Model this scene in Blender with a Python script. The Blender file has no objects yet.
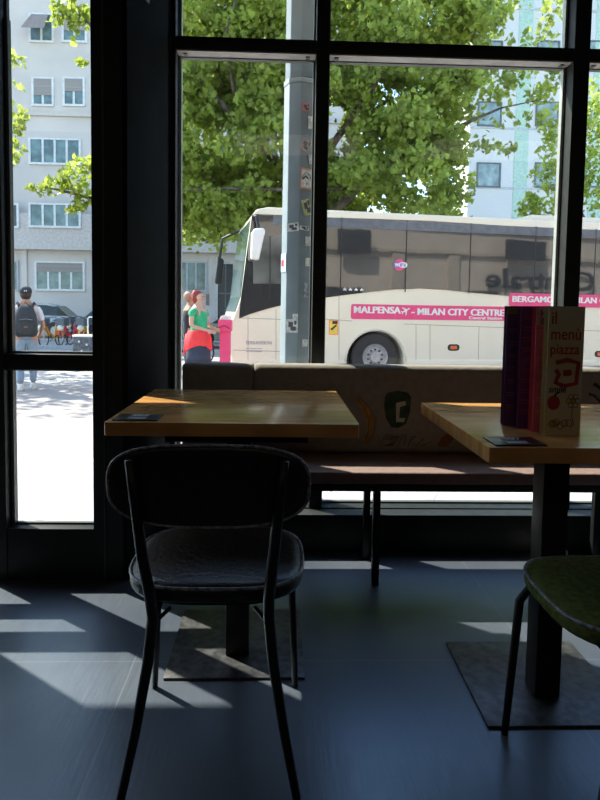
import bpy, bmesh, math, random
from mathutils import Vector, Matrix, noise as mnoise
R = math.radians
random.seed(7)
scn = bpy.context.scene
col = scn.collection

# ------------------------------------------------------------------ camera solution (measured from the room)
F_PX, CY, PITCH, ROLL, YAW, CAMH = 621.7, 351.1, .0671, .0157, .0357, 1.065
_F = Vector((math.sin(YAW)*math.cos(PITCH), math.cos(YAW)*math.cos(PITCH), -math.sin(PITCH)))
_R0 = Vector((math.cos(YAW), -math.sin(YAW), 0)); _U0 = _R0.cross(_F)
_R = math.cos(ROLL)*_R0 + math.sin(ROLL)*_U0
_U = -math.sin(ROLL)*_R0 + math.cos(ROLL)*_U0
def ray(px, py): return _F + _R*((px-300)/F_PX) - _U*((py-CY)/F_PX)
def at(px, py, Y):
    """the point of the place seen in direction (px,py) that stands Y metres out from the viewer"""
    r = ray(px, py); return Vector((0, 0, CAMH)) + r*(Y/r.y)
def atz(px, py, z):
    r = ray(px, py); return Vector((0, 0, CAMH)) + r*((z-CAMH)/r.z)

# ------------------------------------------------------------------ materials
MATS = {}
def mat(name, c, rough=.5, metal=0, var=.12, scale=9, bump=0, spec=.5, c2=None, wave=None, stretch=None, transl=0, coat=0):
    if name in MATS: return MATS[name]
    m = bpy.data.materials.new(name); m.use_nodes = True; nt = m.node_tree; n = nt.nodes; l = nt.links
    b = n['Principled BSDF']; b.inputs['Roughness'].default_value = rough; b.inputs['Metallic'].default_value = metal
    b.inputs['Specular IOR Level'].default_value = spec
    if coat: b.inputs['Coat Weight'].default_value = coat; b.inputs['Coat Roughness'].default_value = .15
    tc = n.new('ShaderNodeTexCoord'); mp = n.new('ShaderNodeMapping'); l.new(tc.outputs['Object'], mp.inputs[0])
    if stretch: mp.inputs['Scale'].default_value = stretch
    t = n.new('ShaderNodeTexNoise'); t.inputs['Scale'].default_value = scale; t.inputs['Detail'].default_value = 5
    l.new(mp.outputs[0], t.inputs['Vector'])
    cr = n.new('ShaderNodeValToRGB'); a = c2 or tuple(x*(1-var) for x in c); bb = tuple(min(1, x*(1+var)) for x in c)
    cr.color_ramp.elements[0].position = .36; cr.color_ramp.elements[1].position = .64
    cr.color_ramp.elements[0].color = (*a, 1); cr.color_ramp.elements[1].color = (*bb, 1)
    l.new(t.outputs['Fac'], cr.inputs[0]); src = cr.outputs[0]
    if wave:
        w = n.new('ShaderNodeTexWave'); w.inputs['Scale'].default_value = wave[0]; w.inputs['Distortion'].default_value = wave[1]
        w.inputs['Detail'].default_value = 3; w.inputs['Detail Scale'].default_value = 1.4
        l.new(mp.outputs[0], w.inputs['Vector'])
        mx = n.new('ShaderNodeMix'); mx.data_type = 'RGBA'; mx.blend_type = 'MULTIPLY'; mx.inputs[0].default_value = wave[2]
        l.new(src, mx.inputs[6]); l.new(w.outputs['Color'], mx.inputs[7]); src = mx.outputs[2]
    l.new(src, b.inputs['Base Color'])
    if bump:
        bp = n.new('ShaderNodeBump'); bp.inputs['Strength'].default_value = bump; bp.inputs['Distance'].default_value = .01
        l.new(t.outputs['Fac'], bp.inputs['Height']); l.new(bp.outputs[0], b.inputs['Normal'])
    if transl:
        tr = n.new('ShaderNodeBsdfTranslucent'); ms = n.new('ShaderNodeMixShader'); ms.inputs[0].default_value = transl
        hs = n.new('ShaderNodeHueSaturation'); hs.inputs['Value'].default_value = 1.5; hs.inputs['Hue'].default_value = .485
        l.new(src, hs.inputs['Color']); l.new(hs.outputs[0], tr.inputs[0])
        l.new(b.outputs[0], ms.inputs[1]); l.new(tr.outputs[0], ms.inputs[2]); l.new(ms.outputs[0], n['Material Output'].inputs[0])
    MATS[name] = m; return m
def glassmat(name, tint=(.93, .96, .95), gloss=.03, rough=.02, haze=0):
    if name in MATS: return MATS[name]
    m = bpy.data.materials.new(name); m.use_nodes = True; nt = m.node_tree; n = nt.nodes; l = nt.links
    n.remove(n['Principled BSDF'])
    tr = n.new('ShaderNodeBsdfTransparent'); tr.inputs[0].default_value = (*tint, 1)
    gl = n.new('ShaderNodeBsdfGlossy'); gl.inputs['Roughness'].default_value = rough
    ge = n.new('ShaderNodeNewGeometry'); dt = n.new('ShaderNodeVectorMath'); dt.operation = 'DOT_PRODUCT'; l.new(ge.outputs['Incoming'], dt.inputs[0]); l.new(ge.outputs['Normal'], dt.inputs[1])
    ab = n.new('ShaderNodeMath'); ab.operation = 'ABSOLUTE'; l.new(dt.outputs['Value'], ab.inputs[0])
    sb_ = n.new('ShaderNodeMath'); sb_.operation = 'SUBTRACT'; sb_.inputs[0].default_value = 1; l.new(ab.outputs[0], sb_.inputs[1])
    fr = n.new('ShaderNodeMath'); fr.operation = 'POWER'; fr.inputs[1].default_value = 5; l.new(sb_.outputs[0], fr.inputs[0])
    ad = n.new('ShaderNodeMath'); ad.operation = 'ADD'; ad.inputs[1].default_value = gloss; ad.use_clamp = True
    l.new(fr.outputs[0], ad.inputs[0])
    mx = n.new('ShaderNodeMixShader'); l.new(ad.outputs[0], mx.inputs[0]); l.new(tr.outputs[0], mx.inputs[1]); l.new(gl.outputs[0], mx.inputs[2])
    out = mx.outputs[0]
    if haze:  # pale diffuse film mixed in for the haze over the view outside
        df = n.new('ShaderNodeBsdfDiffuse'); df.inputs[0].default_value = (.8, .8, .8, 1)
        tc = n.new('ShaderNodeTexCoord'); t = n.new('ShaderNodeTexNoise'); t.inputs['Scale'].default_value = 3; l.new(tc.outputs['Object'], t.inputs['Vector'])
        mu = n.new('ShaderNodeMath'); mu.operation = 'MULTIPLY'; mu.inputs[1].default_value = haze*2; l.new(t.outputs['Fac'], mu.inputs[0])
        m2 = n.new('ShaderNodeMixShader'); l.new(mu.outputs[0], m2.inputs[0]); l.new(out, m2.inputs[1]); l.new(df.outputs[0], m2.inputs[2]); out = m2.outputs[0]
    l.new(out, n['Material Output'].inputs[0]); MATS[name] = m; return m

FRAME = mat('dark_frame_paint', (.016, .019, .018), .5, var=.2, scale=20, spec=.3)
BLACKM = mat('black_metal', (.010, .010, .011), .42, .0, var=.2, scale=30, spec=.35)
BEAD = mat('grey_aluminium', (.55, .53, .50), .6)
SILVER = mat('brushed_silver', (.62, .64, .62), .35, .6)
WALL = mat('dark_wall_paint', (.035, .037, .038), .75, bump=.1)
CEIL = mat('dark_ceiling_paint', (.05, .05, .05), .8)
WOOD = mat('honey_beech_wood', (.72, .37, .13), .22, var=.16, scale=3, stretch=(1, 9, 1), wave=(1.2, 7, .22), spec=.5, coat=.5)
_wb = WOOD.node_tree.nodes['Principled BSDF']; _wb.inputs['Specular Tint'].default_value = (1, .66, .36, 1); _wb.inputs['Coat Tint'].default_value = (1, .8, .55, 1); _wb.inputs['Coat Weight'].default_value = .2
PLATE = mat('dark_steel_plate', (.060, .060, .062), .38, .3, var=.5, scale=40, bump=.05)
LEATHER = mat('black_leatherette', (.011, .010, .009), .36, var=.3, scale=60, bump=.25, spec=.6)
PIPING = mat('worn_grey_piping', (.20, .21, .23), .4, var=.6, scale=90)
OLIVE = mat('olive_velvet', (.10, .125, .030), .9, var=.3, scale=70, bump=.5, spec=.15)
BENCHTOP = mat('brown_bench_leatherette', (.24, .165, .14), .5, var=.1, scale=40, bump=.15)
FABRIC = mat('printed_taupe_fabric', (.26, .235, .20), .9, var=.08, scale=30, bump=.2, spec=.1)
CARD = mat('black_card', (.012, .012, .014), .3)
WHITE = mat('white_paint', (.80, .80, .78), .5, var=.03)
WPRINT = mat('pale_print', (.85, .85, .88), .6, var=.05)
LEAF = mat('plane_leaf', (.27, .345, .07), .45, var=.4, scale=2.2, transl=.5, spec=.3)
LEAF2 = mat('pale_plane_leaf', (.27, .35, .06), .45, var=.35, scale=2.2, transl=.5, spec=.3)
BARK = mat('mottled_bark', (.12, .10, .075), .9, var=.5, scale=6, bump=.5)
GLASS = glassmat('shop_glass', haze=.016)

# ------------------------------------------------------------------ mesh building
class MB:
    def __init__(s, o=(0, 0, 0), rz=0):
        s.v = []; s.f = []; s.o = Vector(o); s.M = Matrix.Rotation(rz, 4, 'Z')
    def add(s, vs, fs, M=None):
        k = len(s.v)
        for v in vs:
            v = Vector(v)
            if M is not None: v = M @ v
            s.v.append(tuple((s.M @ v) - s.o))
        s.f += [tuple(k+i for i in f) for f in fs]; return s
    def box(s, x0, x1, y0, y1, z0, z1, M=None):
        vs = [(x, y, z) for z in (z0, z1) for y in (y0, y1) for x in (x0, x1)]
        return s.add(vs, [(0, 2, 3, 1), (4, 5, 7, 6), (0, 1, 5, 4), (2, 6, 7, 3), (0, 4, 6, 2), (1, 3, 7, 5)], M)
    def prism(s, poly, d0, d1, axis='y', M=None):
        """poly of (a,b): axis y -> (x,z); axis z -> (x,y); axis x -> (y,z)"""
        def P(a, b, d): return {'y': (a, d, b), 'z': (a, b, d), 'x': (d, a, b)}[axis]
        n = len(poly); vs = [P(a, b, d0) for a, b in poly]+[P(a, b, d1) for a, b in poly]
        fs = [tuple(range(n)), tuple(range(2*n-1, n-1, -1))]+[(i, i+n, (i+1) % n+n, (i+1) % n) for i in range(n)]
        return s.add(vs, fs, M)
    def tube(s, pts, r, n=10, closed=False, M=None, cap=True):
        pts = [Vector(p) for p in pts]; m = len(pts); rs = r if isinstance(r, (list, tuple)) else [r]*m
        vs = []; fs = []; up = None
        for i, p in enumerate(pts):
            a = pts[(i-1) % m] if (closed or i > 0) else p; b = pts[(i+1) % m] if (closed or i < m-1) else p
            t = (b-a).normalized()
            if up is None: up = Vector((0, 0, 1)) if abs(t.z) < .9 else Vector((1, 0, 0))
            x = t.cross(up).normalized(); y = x.cross(t).normalized(); up = y
            for k in range(n):
                an = 2*math.pi*k/n; vs.append(p+(x*math.cos(an)+y*math.sin(an))*rs[i])
        for i in range(m if closed else m-1):
            j = (i+1) % m
            for k in range(n): fs.append((i*n+k, i*n+(k+1) % n, j*n+(k+1) % n, j*n+k))
        if not closed and cap: fs += [tuple(range(n-1, -1, -1)), tuple((m-1)*n+k for k in range(n))]
        return s.add(vs, fs, M)
    def loft(s, rings, cap=True, M=None):
        n = len(rings[0]); vs = [p for r in rings for p in r]; fs = []
        for i in range(len(rings)-1):
            for k in range(n): fs.append((i*n+k, i*n+(k+1) % n, (i+1)*n+(k+1) % n, (i+1)*n+k))
        if cap: fs += [tuple(range(n-1, -1, -1)), tuple((len(rings)-1)*n+k for k in range(n))]
        return s.add(vs, fs, M)
    def lathe(s, prof, c=(0, 0, 0), axis='z', n=24, M=None, cap=True):
        def P(r, h, an):
            a, b = r*math.cos(an), r*math.sin(an)
            return {'z': (c[0]+a, c[1]+b, c[2]+h), 'y': (c[0]+a, c[1]+h, c[2]+b), 'x': (c[0]+h, c[1]+a, c[2]+b)}[axis]
        return s.loft([[P(r, h, 2*math.pi*k/n) for k in range(n)] for r, h in prof], cap=cap, M=M)
    def ball(s, c, r, n=12, M=None):
        if not isinstance(r, (tuple, list)): r = (r, r, r)
        rings = []
        for i in range(1, n):
            t = math.pi*i/n
            rings.append([(c[0]+r[0]*math.sin(t)*math.cos(2*math.pi*k/n), c[1]+r[1]*math.sin(t)*math.sin(2*math.pi*k/n), c[2]-r[2]*math.cos(t)) for k in range(n)])
        return s.loft(rings, M=M)
    def build(s, name, m, parent=None, bevel=0, smooth=False, seg=2, label=None):
        me = bpy.data.meshes.new(name); me.from_pydata(s.v, [], s.f); me.validate()
        bm = bmesh.new(); bm.from_mesh(me)
        bmesh.ops.recalc_face_normals(bm, faces=bm.faces)
        if bevel:
            es = [e for e in bm.edges if len(e.link_faces) == 2 and e.calc_face_angle(0) > .6]
            bmesh.ops.bevel(bm, geom=es, offset=bevel, segments=seg, profile=.6, affect='EDGES', clamp_overlap=True)
        bm.to_mesh(me); bm.free()
        o = bpy.data.objects.new(name, me); col.objects.link(o); me.materials.append(m)
        if smooth:
            for p in me.polygons: p.use_smooth = True
        elif bevel:
            for p in me.polygons: p.use_smooth = True
            me.set_sharp_from_angle(angle=.7) if hasattr(me, 'set_sharp_from_angle') else None
        if parent: o.parent = parent
        else: o.location = s.o
        if label: o['label'] = label
        return o
def tag(o, label=None, cat=None, group=None, kind=None):
    for k, v in (('label', label), ('category', cat), ('group', group), ('kind', kind)):
        if v: o[k] = v
    return o
def thing(name, label, cat, loc=(0, 0, 0), rz=0, group=None, kind=None):
    o = bpy.data.objects.new(name, None); col.objects.link(o); o.location = loc; o.rotation_euler = (0, 0, rz); o.empty_display_size = .1
    return tag(o, label, cat, group, kind)
def copy_tree(o, parent=None):
    c = o.copy(); col.objects.link(c); c.parent = parent
    for ch in [x for x in col.objects if x.parent == o]: copy_tree(ch, c)
    return c
def text_geo(body, size, bold=.0, depth=.002, align='LEFT', sx=1, shear=0):
    cu = bpy.data.curves.new('t', 'FONT'); cu.body = body; cu.size = size; cu.offset = bold; cu.extrude = depth; cu.align_x = align; cu.shear = shear
    cu.resolution_u = 3
    ob = bpy.data.objects.new('t', cu); col.objects.link(ob)
    dg = bpy.context.evaluated_depsgraph_get(); dg.update(); me = ob.evaluated_get(dg).to_mesh()
    vs = [(v.co.x*sx, v.co.y, v.co.z) for v in me.vertices]; fs = [tuple(p.vertices) for p in me.polygons]
    ob.evaluated_get(dg).to_mesh_clear(); bpy.data.objects.remove(ob); bpy.data.curves.remove(cu)
    return vs, fs
def stand(origin, xdir, ydir):
    x = Vector(xdir).normalized(); y = Vector(ydir).normalized(); z = x.cross(y)
    M = Matrix((x, y, z)).transposed().to_4x4(); M.translation = Vector(origin); return M
def supell(a, b, n=3.2, k=48, c=(0, 0)):
    out = []
    for i in range(k):
        t = 2*math.pi*i/k; cs, sn = math.cos(t), math.sin(t)
        out.append((c[0]+a*math.copysign(abs(cs)**(2/n), cs), c[1]+b*math.copysign(abs(sn)**(2/n), sn)))
    return out
def rrect(x0, x1, y0, y1, r, k=5):
    out = []
    for cx, cy, a0 in ((x1-r, y1-r, 0), (x0+r, y1-r, 90), (x0+r, y0+r, 180), (x1-r, y0+r, 270)):
        for i in range(k+1):
            a = R(a0+90*i/k); out.append((cx+r*math.cos(a), cy+r*math.sin(a)))
    return out

# ------------------------------------------------------------------ the room
fl = bpy.data.materials.new('dark_blue_grey_resin'); fl.use_nodes = True
n = fl.node_tree.nodes; l = fl.node_tree.links; b = n['Principled BSDF']
tc = n.new('ShaderNodeTexCoord'); mp = n.new('ShaderNodeMapping'); mp.inputs['Scale'].default_value = (1, 1, 1); l.new(tc.outputs['Object'], mp.inputs[0])
t1 = n.new('ShaderNodeTexNoise'); t1.inputs['Scale'].default_value = 2.2; t1.inputs['Detail'].default_value = 8; l.new(mp.outputs[0], t1.inputs['Vector'])
mp2 = n.new('ShaderNodeMapping'); mp2.inputs['Scale'].default_value = (30, 3, 1); mp2.inputs['Rotation'].default_value = (0, 0, .35); l.new(tc.outputs['Object'], mp2.inputs[0])
t2 = n.new('ShaderNodeTexNoise'); t2.inputs['Scale'].default_value = 3; t2.inputs['Detail'].default_value = 6; l.new(mp2.outputs[0], t2.inputs['Vector'])
cr = n.new('ShaderNodeValToRGB'); cr.color_ramp.elements[0].position = .3; cr.color_ramp.elements[1].position = .75
cr.color_ramp.elements[0].color = (.048, .058, .078, 1); cr.color_ramp.elements[1].color = (.090, .100, .122, 1)
l.new(t1.outputs['Fac'], cr.inputs[0])
brick = n.new('ShaderNodeTexBrick'); brick.offset = 0; brick.inputs['Scale'].default_value = 1; brick.inputs['Mortar Size'].default_value = .0016
brick.inputs['Brick Width'].default_value = 1.22; brick.inputs['Row Height'].default_value = 1.22
brick.inputs['Color1'].default_value = (1, 1, 1, 1); brick.inputs['Color2'].default_value = (1, 1, 1, 1); brick.inputs['Mortar'].default_value = (1.9, 1.8, 1.6, 1)
mp3 = n.new('ShaderNodeMapping'); mp3.inputs['Location'].default_value = (.42, -1.82, 0); l.new(tc.outputs['Object'], mp3.inputs[0]); l.new(mp3.outputs[0], brick.inputs['Vector'])
mx = n.new('ShaderNodeMix'); mx.data_type = 'RGBA'; mx.blend_type = 'MULTIPLY'; mx.inputs[0].default_value = 1
l.new(cr.outputs[0], mx.inputs[6]); l.new(brick.outputs['Color'], mx.inputs[7]); l.new(mx.outputs[2], b.inputs['Base Color'])
mr = n.new('ShaderNodeMapRange'); mr.inputs[3].default_value = .26; mr.inputs[4].default_value = .42; l.new(t2.outputs['Fac'], mr.inputs[0]); l.new(mr.outputs[0], b.inputs['Roughness'])
b.inputs['Specular IOR Level'].default_value = .5; b.inputs['IOR'].default_value = 1.9; b.inputs['Specular Tint'].default_value = (.62, .82, 1, 1)
bp = n.new('ShaderNodeBump'); bp.inputs['Strength'].default_value = .06; bp.inputs['Distance'].default_value = .01; l.new(t2.outputs['Fac'], bp.inputs['Height']); l.new(bp.outputs[0], b.inputs['Normal'])

XL, XR, YB, H = -3.4, 3.6, -3.6, 3.0
RX0, RX1, YL, YR = -.590, -.475, 2.38, 2.75       # return between the two glazed planes
def struct(name, mb, m, parent=None, **k): return tag(mb.build(name, m, parent, **k), kind='structure')
struct('floor', MB().prism([(XL, YB), (XR, YB), (XR, YR+.13), (RX1, YR+.13), (RX0, YL+.1), (XL, YL+.1)], -.2, 0, 'z'), fl)
struct('ceiling', MB().box(XL-.1, XR+.1, YB-.1, YR+.2, H, H+.2), CEIL)
struct('wall_back', MB().box(XL-.1, XR+.1, YB-.1, YB, 0, H), WALL)
struct('wall_left', MB().box(XL-.1, XL, YB, YL+.1, 0, H), WALL)
struct('wall_right', MB().box(XR, XR+.1, YB, YR+.1, 0, H), WALL)
struct('wall_return', MB().prism([(RX0, YL), (RX0+.02, YL), (RX1-.005, YR-.06), (RX1-.005, YR+.1), (RX1-.07, YR+.1), (RX0-.03, YL+.1)], 0, H, 'z'), mat('return_paint', (.0085, .0095, .009), .8, spec=.06, var=.2), bevel=.004)
struct('trim_beam', MB().prism([(-.53, YR-.01), (-.498, YR-.01), (-.60, 1.9), (-.67, 1.9)], 2.25, 2.33, 'z'), mat('beam_paint', (.07, .085, .075), .6), bevel=.004)
struct('trim_groove', MB().box(-.662, -.656, YL-.006, YL+.01, .0, H), mat('groove_paint', (.05, .055, .052), .4))

def glazing(num, x0, x1, Y, depth, openings, stile_l, stile_r, zrails, bead=None):
    """one framed glazed bay; openings = list of (z0,z1); frame fills the rest between x0-stile_l and x1+stile_r"""
    root = thing('window_%d' % num, None, None, ((x0+x1)/2, Y, 0), kind='structure'); o = root.location
    m = MB(o)
    if stile_l: m.box(x0-stile_l, x0, Y, Y+depth, 0, H)
    if stile_r: m.box(x1, x1+stile_r, Y, Y+depth, 0, H)
    tag(m.build('window_stile', FRAME, root, bevel=.003), kind='structure') if (stile_l or stile_r) else None
    m = MB(o)
    for a, c in zrails: m.box(x0, x1, Y+.004, Y+depth-.004, a, c)
    m.build('window_rail', FRAME, root, bevel=.003)
    m = MB(o)
    for a, c in openings: m.box(x0+.0, x1, Y+depth*.78, Y+depth*.78+.006, a, c)
    m.build('window_pane', GLASS, root)
    g = MB(o)                                       # slim glazing gasket around each pane
    for a, c in openings:
        for (u0, u1, w0, w1) in ((x0, x0+.008, a, c), (x1-.008, x1, a, c), (x0, x1, a, a+.008), (x0, x1, c-.008, c)):
            g.box(u0, u1, Y+depth*.55, Y+depth*.76, w0, w1)
    g.build('glazing_gasket', mat('gasket_grey', (.10, .105, .10), .5), root)
    if bead:
        a, c = bead
        MB(o).box(x0+.002, x1-.002, Y+.008, Y+.097, a, c).build('glazing_bead', BEAD, root)
        for xx in (x0+.035, x1-.035):
            MB(o).box(xx-.009, xx+.009, Y+.03, Y+.065, a-.004, a+.001).build('screw_slot', CARD, root, bevel=.002)
    return root
# near glazed plane (left)
glazing(1, -1.035, -.704, YL, .10, [(.203, .819), (.879, 2.24), (2.31, H)], .085, .114, [(0, .203), (.819, .879), (2.24, 2.31)])
glazing(2, -1.64, -1.120, YL, .10, [(.03, .49), (.53, .819), (.879, 2.24), (2.31, H)], .150, 0, [(0, .03), (.49, .53), (.819, .879), (2.24, 2.31)])
glazing(3, -3.40, -1.790, YL, .10, [(.03, .819), (.879, 2.24), (2.31, H)], 0, 0, [(0, .03), (.819, .879), (2.24, 2.31)])
# far glazed plane (right)
TR = [(0, .172), (2.168, 2.222)]
OP = [(.172, 2.166), (2.222, H)]
glazing(4, -.452, .149, YR, .13, OP, .02, .057, TR, (2.162, 2.1675))
glazing(5, .206, 1.275, YR, .13, OP, 0, .071, TR, (2.162, 2.1675))
glazing(6, 1.346, 2.42, YR, .13, OP, 0, .06, TR, (2.162, 2.1675))
glazing(7, 2.48, 3.60, YR, .13, OP, 0, 0, TR, (2.162, 2.1675))
# silver cover strips on the outer sides of the posts
for i, x in enumerate((-.450, 1.261)):
    struct('trim_%d' % (i+1), MB().box(x, x+.012, YR+.07, YR+.098, .172, H), SILVER)
for i, x in enumerate((-1.027,)):
    struct('trim_%d' % (i+3), MB().box(x-.006, x+.006, YL+.045, YL+.075, .203, 2.13), mat('jamb_grey', (.12, .12, .115), .45))

struct('trim_heater_plinth', MB().box(RX1+.01, XR, 2.665, YR, 0, .168), FRAME, bevel=.004)
# ------------------------------------------------------------------ tables
def table(loc, label, size=.70, cdx=0, cdy=0, ctr=0):
    t = thing('cafe_table', label, 'table', loc, group='square wooden cafe tables')
    h = size/2
    MB().prism(rrect(-h, h, -h, h, .006, 2), .712, .75, 'z').build('tabletop', WOOD, t, bevel=.002)
    MB().box(cdx-.2, cdx+.2, cdy-.2, cdy+.2, .690, .7115).build('support_plate', BLACKM, t, bevel=.002)
    MB().box(cdx-.035+ctr, cdx+.035+ctr, cdy-.09, cdy-.02, .008, .689).build('column', BLACKM, t, bevel=.003)
    MB().box(cdx-.2025, cdx+.2025, cdy-.2025, cdy+.2025, 0, .0075).build('base_plate', PLATE, t, bevel=.001)
    return t
T1 = table((-.1213, 2.045, 0), 'square honey-wood cafe table directly behind the black chair', cdx=.009, cdy=-.12)
T2 = table((.846, 1.769, 0), 'square honey-wood cafe table on the right carrying the menus', cdx=-.092, cdy=-.06)

# card with printed number lying near each table's corner
def tent(loc, label, rz=0):
    t = thing('table_card', label, 'table card', loc, rz, group='black table cards')
    MB().box(-.062, .062, -.047, .047, 0, .004).build('card', CARD, t, bevel=.001)
    m = MB(); vs, fs = text_geo('407', .034, .0006, .0003, 'CENTER'); m.add(vs, fs, Matrix.Translation((0, .010, .0044)))
    for k in range(3): m.box(-.026, .026, -.010-k*.011, -.006-k*.011, .004, .0045)
    m.build('printed_text', WPRINT, t)
    return t
tent((-.392, 1.762, .7502), 'small black printed card on the near left corner of the left table')
tent((.578, 1.478, .7502), 'small black printed card on the near left corner of the right table')

# ------------------------------------------------------------------ chairs
def chair(loc, label, seatmat):
    t = thing('dining_chair', label, 'chair', loc)
    # seat cushion: y from -.20 (rear) to +.18
    rings = []
    for z, s in ((.422, .90), (.424, .965), (.432, .992), (.446, 1.0), (.456, .985), (.463, .95), (.466, .86), (.469, .5), (.470, .1)):
        rings.append([(x*s, y*s, z) for x, y in supell(.205, .195, 3.3)])
    MB().loft(rings).build('seat', seatmat, t, smooth=True)
    MB().tube([(x, y, .458) for x, y in supell(.203, .193, 3.3)], .0042, 8, True).build('seat_piping', PIPING, t, smooth=True, label='worn grey piping around the seat')
    MB().prism(supell(.178, .17, 3.2), .410, .4215, 'z').build('seat_pan', BLACKM, t, bevel=.003)
    # backrest
    rings = []
    for d, s in ((-.016, .90), (-.0155, .95), (-.012, .985), (0, 1.0), (.012, .985), (.018, .93), (.020, .6), (.021, .1)):
        ring = []
        for x, z in supell(.203, .086, 3.0):
            x *= s; zz = z*(1-(1-s)*1.3)
            ring.append((x, -.262+d+.35*x*x-.12*zz, .706+zz))
        rings.append(ring)
    MB().loft(rings).build('backrest', LEATHER, t, smooth=True)
    MB().tube([(x, -.266+.35*x*x-.12*z-.006, .706+z) for x, z in supell(.204, .0865, 3.0)], .0035, 8, True).build('back_piping', PIPING, t, smooth=True, label='worn grey piping around the backrest')
    for x in (-.10, .10):
        for z in (.68, .75): MB().lathe([(.007, -.0035), (.007, -.001), (.003, .0)], (x, -.275-.12*(z-.716), z), 'y', 10).build('back_button', BLACKM, t)
    for s in (-1, 1):
        pts = [(s*.152, -.292, .765), (s*.143, -.285, .68), (s*.133, -.268, .56), (s*.124, -.232, .46), (s*.124, -.205, .40), (s*.135, -.205, .30), (s*.160, -.212, .15), (s*.190, -.222, .003)]
        MB().tube(pts, [.010, .0115, .012, .0125, .0125, .012, .011, .0095], 12).build('leg', BLACKM, t, smooth=True)
        pts = [(s*.125, .10, .405), (s*.165, .150, .395), (s*.180, .165, .36), (s*.189, .175, .18), (s*.197, .185, .003)]
        MB().tube(pts, [.0115, .0115, .011, .010, .009], 12).build('leg', BLACKM, t, smooth=True)
    MB().tube([(-.124, -.205, .402), (-.124, .10, .404), (.124, .10, .404), (.124, -.205, .402)], .010, 10).build('seat_frame', BLACKM, t, smooth=True)
    for s in (-1, 1): MB().tube([(s*.128, -.203, .382), (s*.092, -.17, .407)], .0045, 8).build('brace', BLACKM, t)
    return t
chair((-.136, 1.505, 0), 'black padded chair with worn piping, its back to the viewer', LEATHER)
chair((.783, 1.300, 0), 'olive-seated chair cut off by the right edge of the photo', OLIVE)

# ------------------------------------------------------------------ bench
bn = thing('wall_bench', 'long brown padded bench running under the big window', 'bench', (1.4, 2.5, 0)); o = bn.location
BX0, BX1 = -.395, 3.5
MB(o).box(BX0, BX1, 2.31, 2.73, .405, .452).build('seat', BENCHTOP, bn, bevel=.010, seg=3)
MB(o).box(BX0+.01, BX1, 2.33, 2.66, .372, .404).build('seat_board', BLACKM, bn, bevel=.002)
for x in (.375, 1.375, 2.5):
    for y in (2.345, 2.60):
        MB(o).box(x, x+.028, y-.014, y+.014, .0, .371).build('leg', BLACKM, bn, bevel=.002)
MB(o).box(-.39+.15, -.39+.178, 2.35, 2.378, 0, .371).build('leg', BLACKM, bn, bevel=.002)
def cushion(x0, x1, label):
    r = []
    prof = rrect(2.605, 2.715, .452, .832, .030, 5)
    n_ = 10
    for i in range(n_+1):
        t = i/n_; x = x0+(x1-x0)*t; e = min(t, 1-t)*(x1-x0); s = .0 if e > .03 else (1-e/.03)*.012
        r.append([(x, 2.66+(y-2.66)*(1-s*8), .642+(z-.642)*(1-s*2)) for y, z in prof])
    xs = [x0, x0+.012, x0+.03, (x0+x1)/2, x1-.03, x1-.012, x1]
    r = []
    for i, x in enumerate(xs):
        q = (.80, .94, 1, 1, 1, .94, .80)[i]; r.append([(x, 2.66+(y-2.66)*q, .642+(z-.642)*(1-(1-q)*.18)) for y, z in prof])
    c = MB(o).loft(r).build('back_cushion', FABRIC, bn, smooth=True, label=label); return c
c1 = cushion(-.40, -.101, 'plain left end cushion of the bench back')
c2 = cushion(-.10, 1.255, 'cushion printed with a banana and a green jar')
c3 = cushion(1.26, 2.40, 'right cushion printed with black strokes')
c4 = cushion(2.405, 3.5, None)
YC = 2.6045
def onback(px, py): v = at(px, py, YC); return v.x, v.z
def pr(pts, r=.0022): return [(x, YC-.0005, z) for x, z in (onback(a, c) for a, c in pts)], r
# banana
ban = [(356, 396), (360, 397), (364, 403), (372, 411), (375, 420), (373, 432), (366, 443), (363, 443), (367, 432), (367, 421), (363, 411), (358, 403)]
MB(o).prism([onback(*q) for q in ban], YC-.001, YC+.004).build('printed_banana', mat('ochre_print', (.36, .19, .05), .9, var=.3, scale=30), c2)
m = MB(o)
for q in ([(358, 399), (366, 410), (369, 421), (368, 432), (364, 443)], [(361, 398), (370, 409), (376, 420), (374, 433), (366, 444)]): m.tube(*pr(q, .0012), 6)
m.build('printed_outline', mat('brown_ink', (.07, .04, .02), .9), c2)
jar = [(385, 397), (388, 393), (398, 391), (408, 393), (411, 397), (410, 412), (406, 424), (398, 428), (391, 427), (386, 418), (384, 406)]
MB(o).prism([onback(*q) for q in jar], YC-.001, YC+.004).build('printed_jar', mat('green_print', (.035, .075, .035), .9, var=.4, scale=25), c2)
m = MB(o); m.prism([onback(*q) for q in [(396, 403), (405, 401), (406, 405), (400, 407), (399, 418), (405, 418), (404, 422), (396, 422)]], YC-.0022, YC+.004)
m.build('printed_letter', mat('cream_print', (.5, .48, .4), .9), c2)
m = MB(o)
m.tube(*pr([(385, 397), (390, 400), (400, 400.5), (410, 397), (408, 393), (398, 391), (388, 393), (385, 397)], .0012), 6)
for k in range(5): m.tube(*pr([(383+k*1.6, 440), (386+k*2, 434+k), (392+k*2, 436), (390+k, 444), (384+k*2, 446)], .0011), 6)
m.tube(*pr([(398, 446), (402, 436), (406, 434), (404, 446)], .0011), 6)
m.tube(*pr([(408, 446), (412, 437), (416, 436), (410, 441), (416, 446), (424, 438), (421, 446), (432, 441)], .0011), 6)
m.tube(*pr([(302, 388), (308, 384), (316, 392), (322, 384), (328, 392), (334, 384), (340, 394), (346, 394)], .0011), 6)
m.build('printed_scribble', mat('black_ink', (.02, .02, .02), .9), c2)
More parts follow.
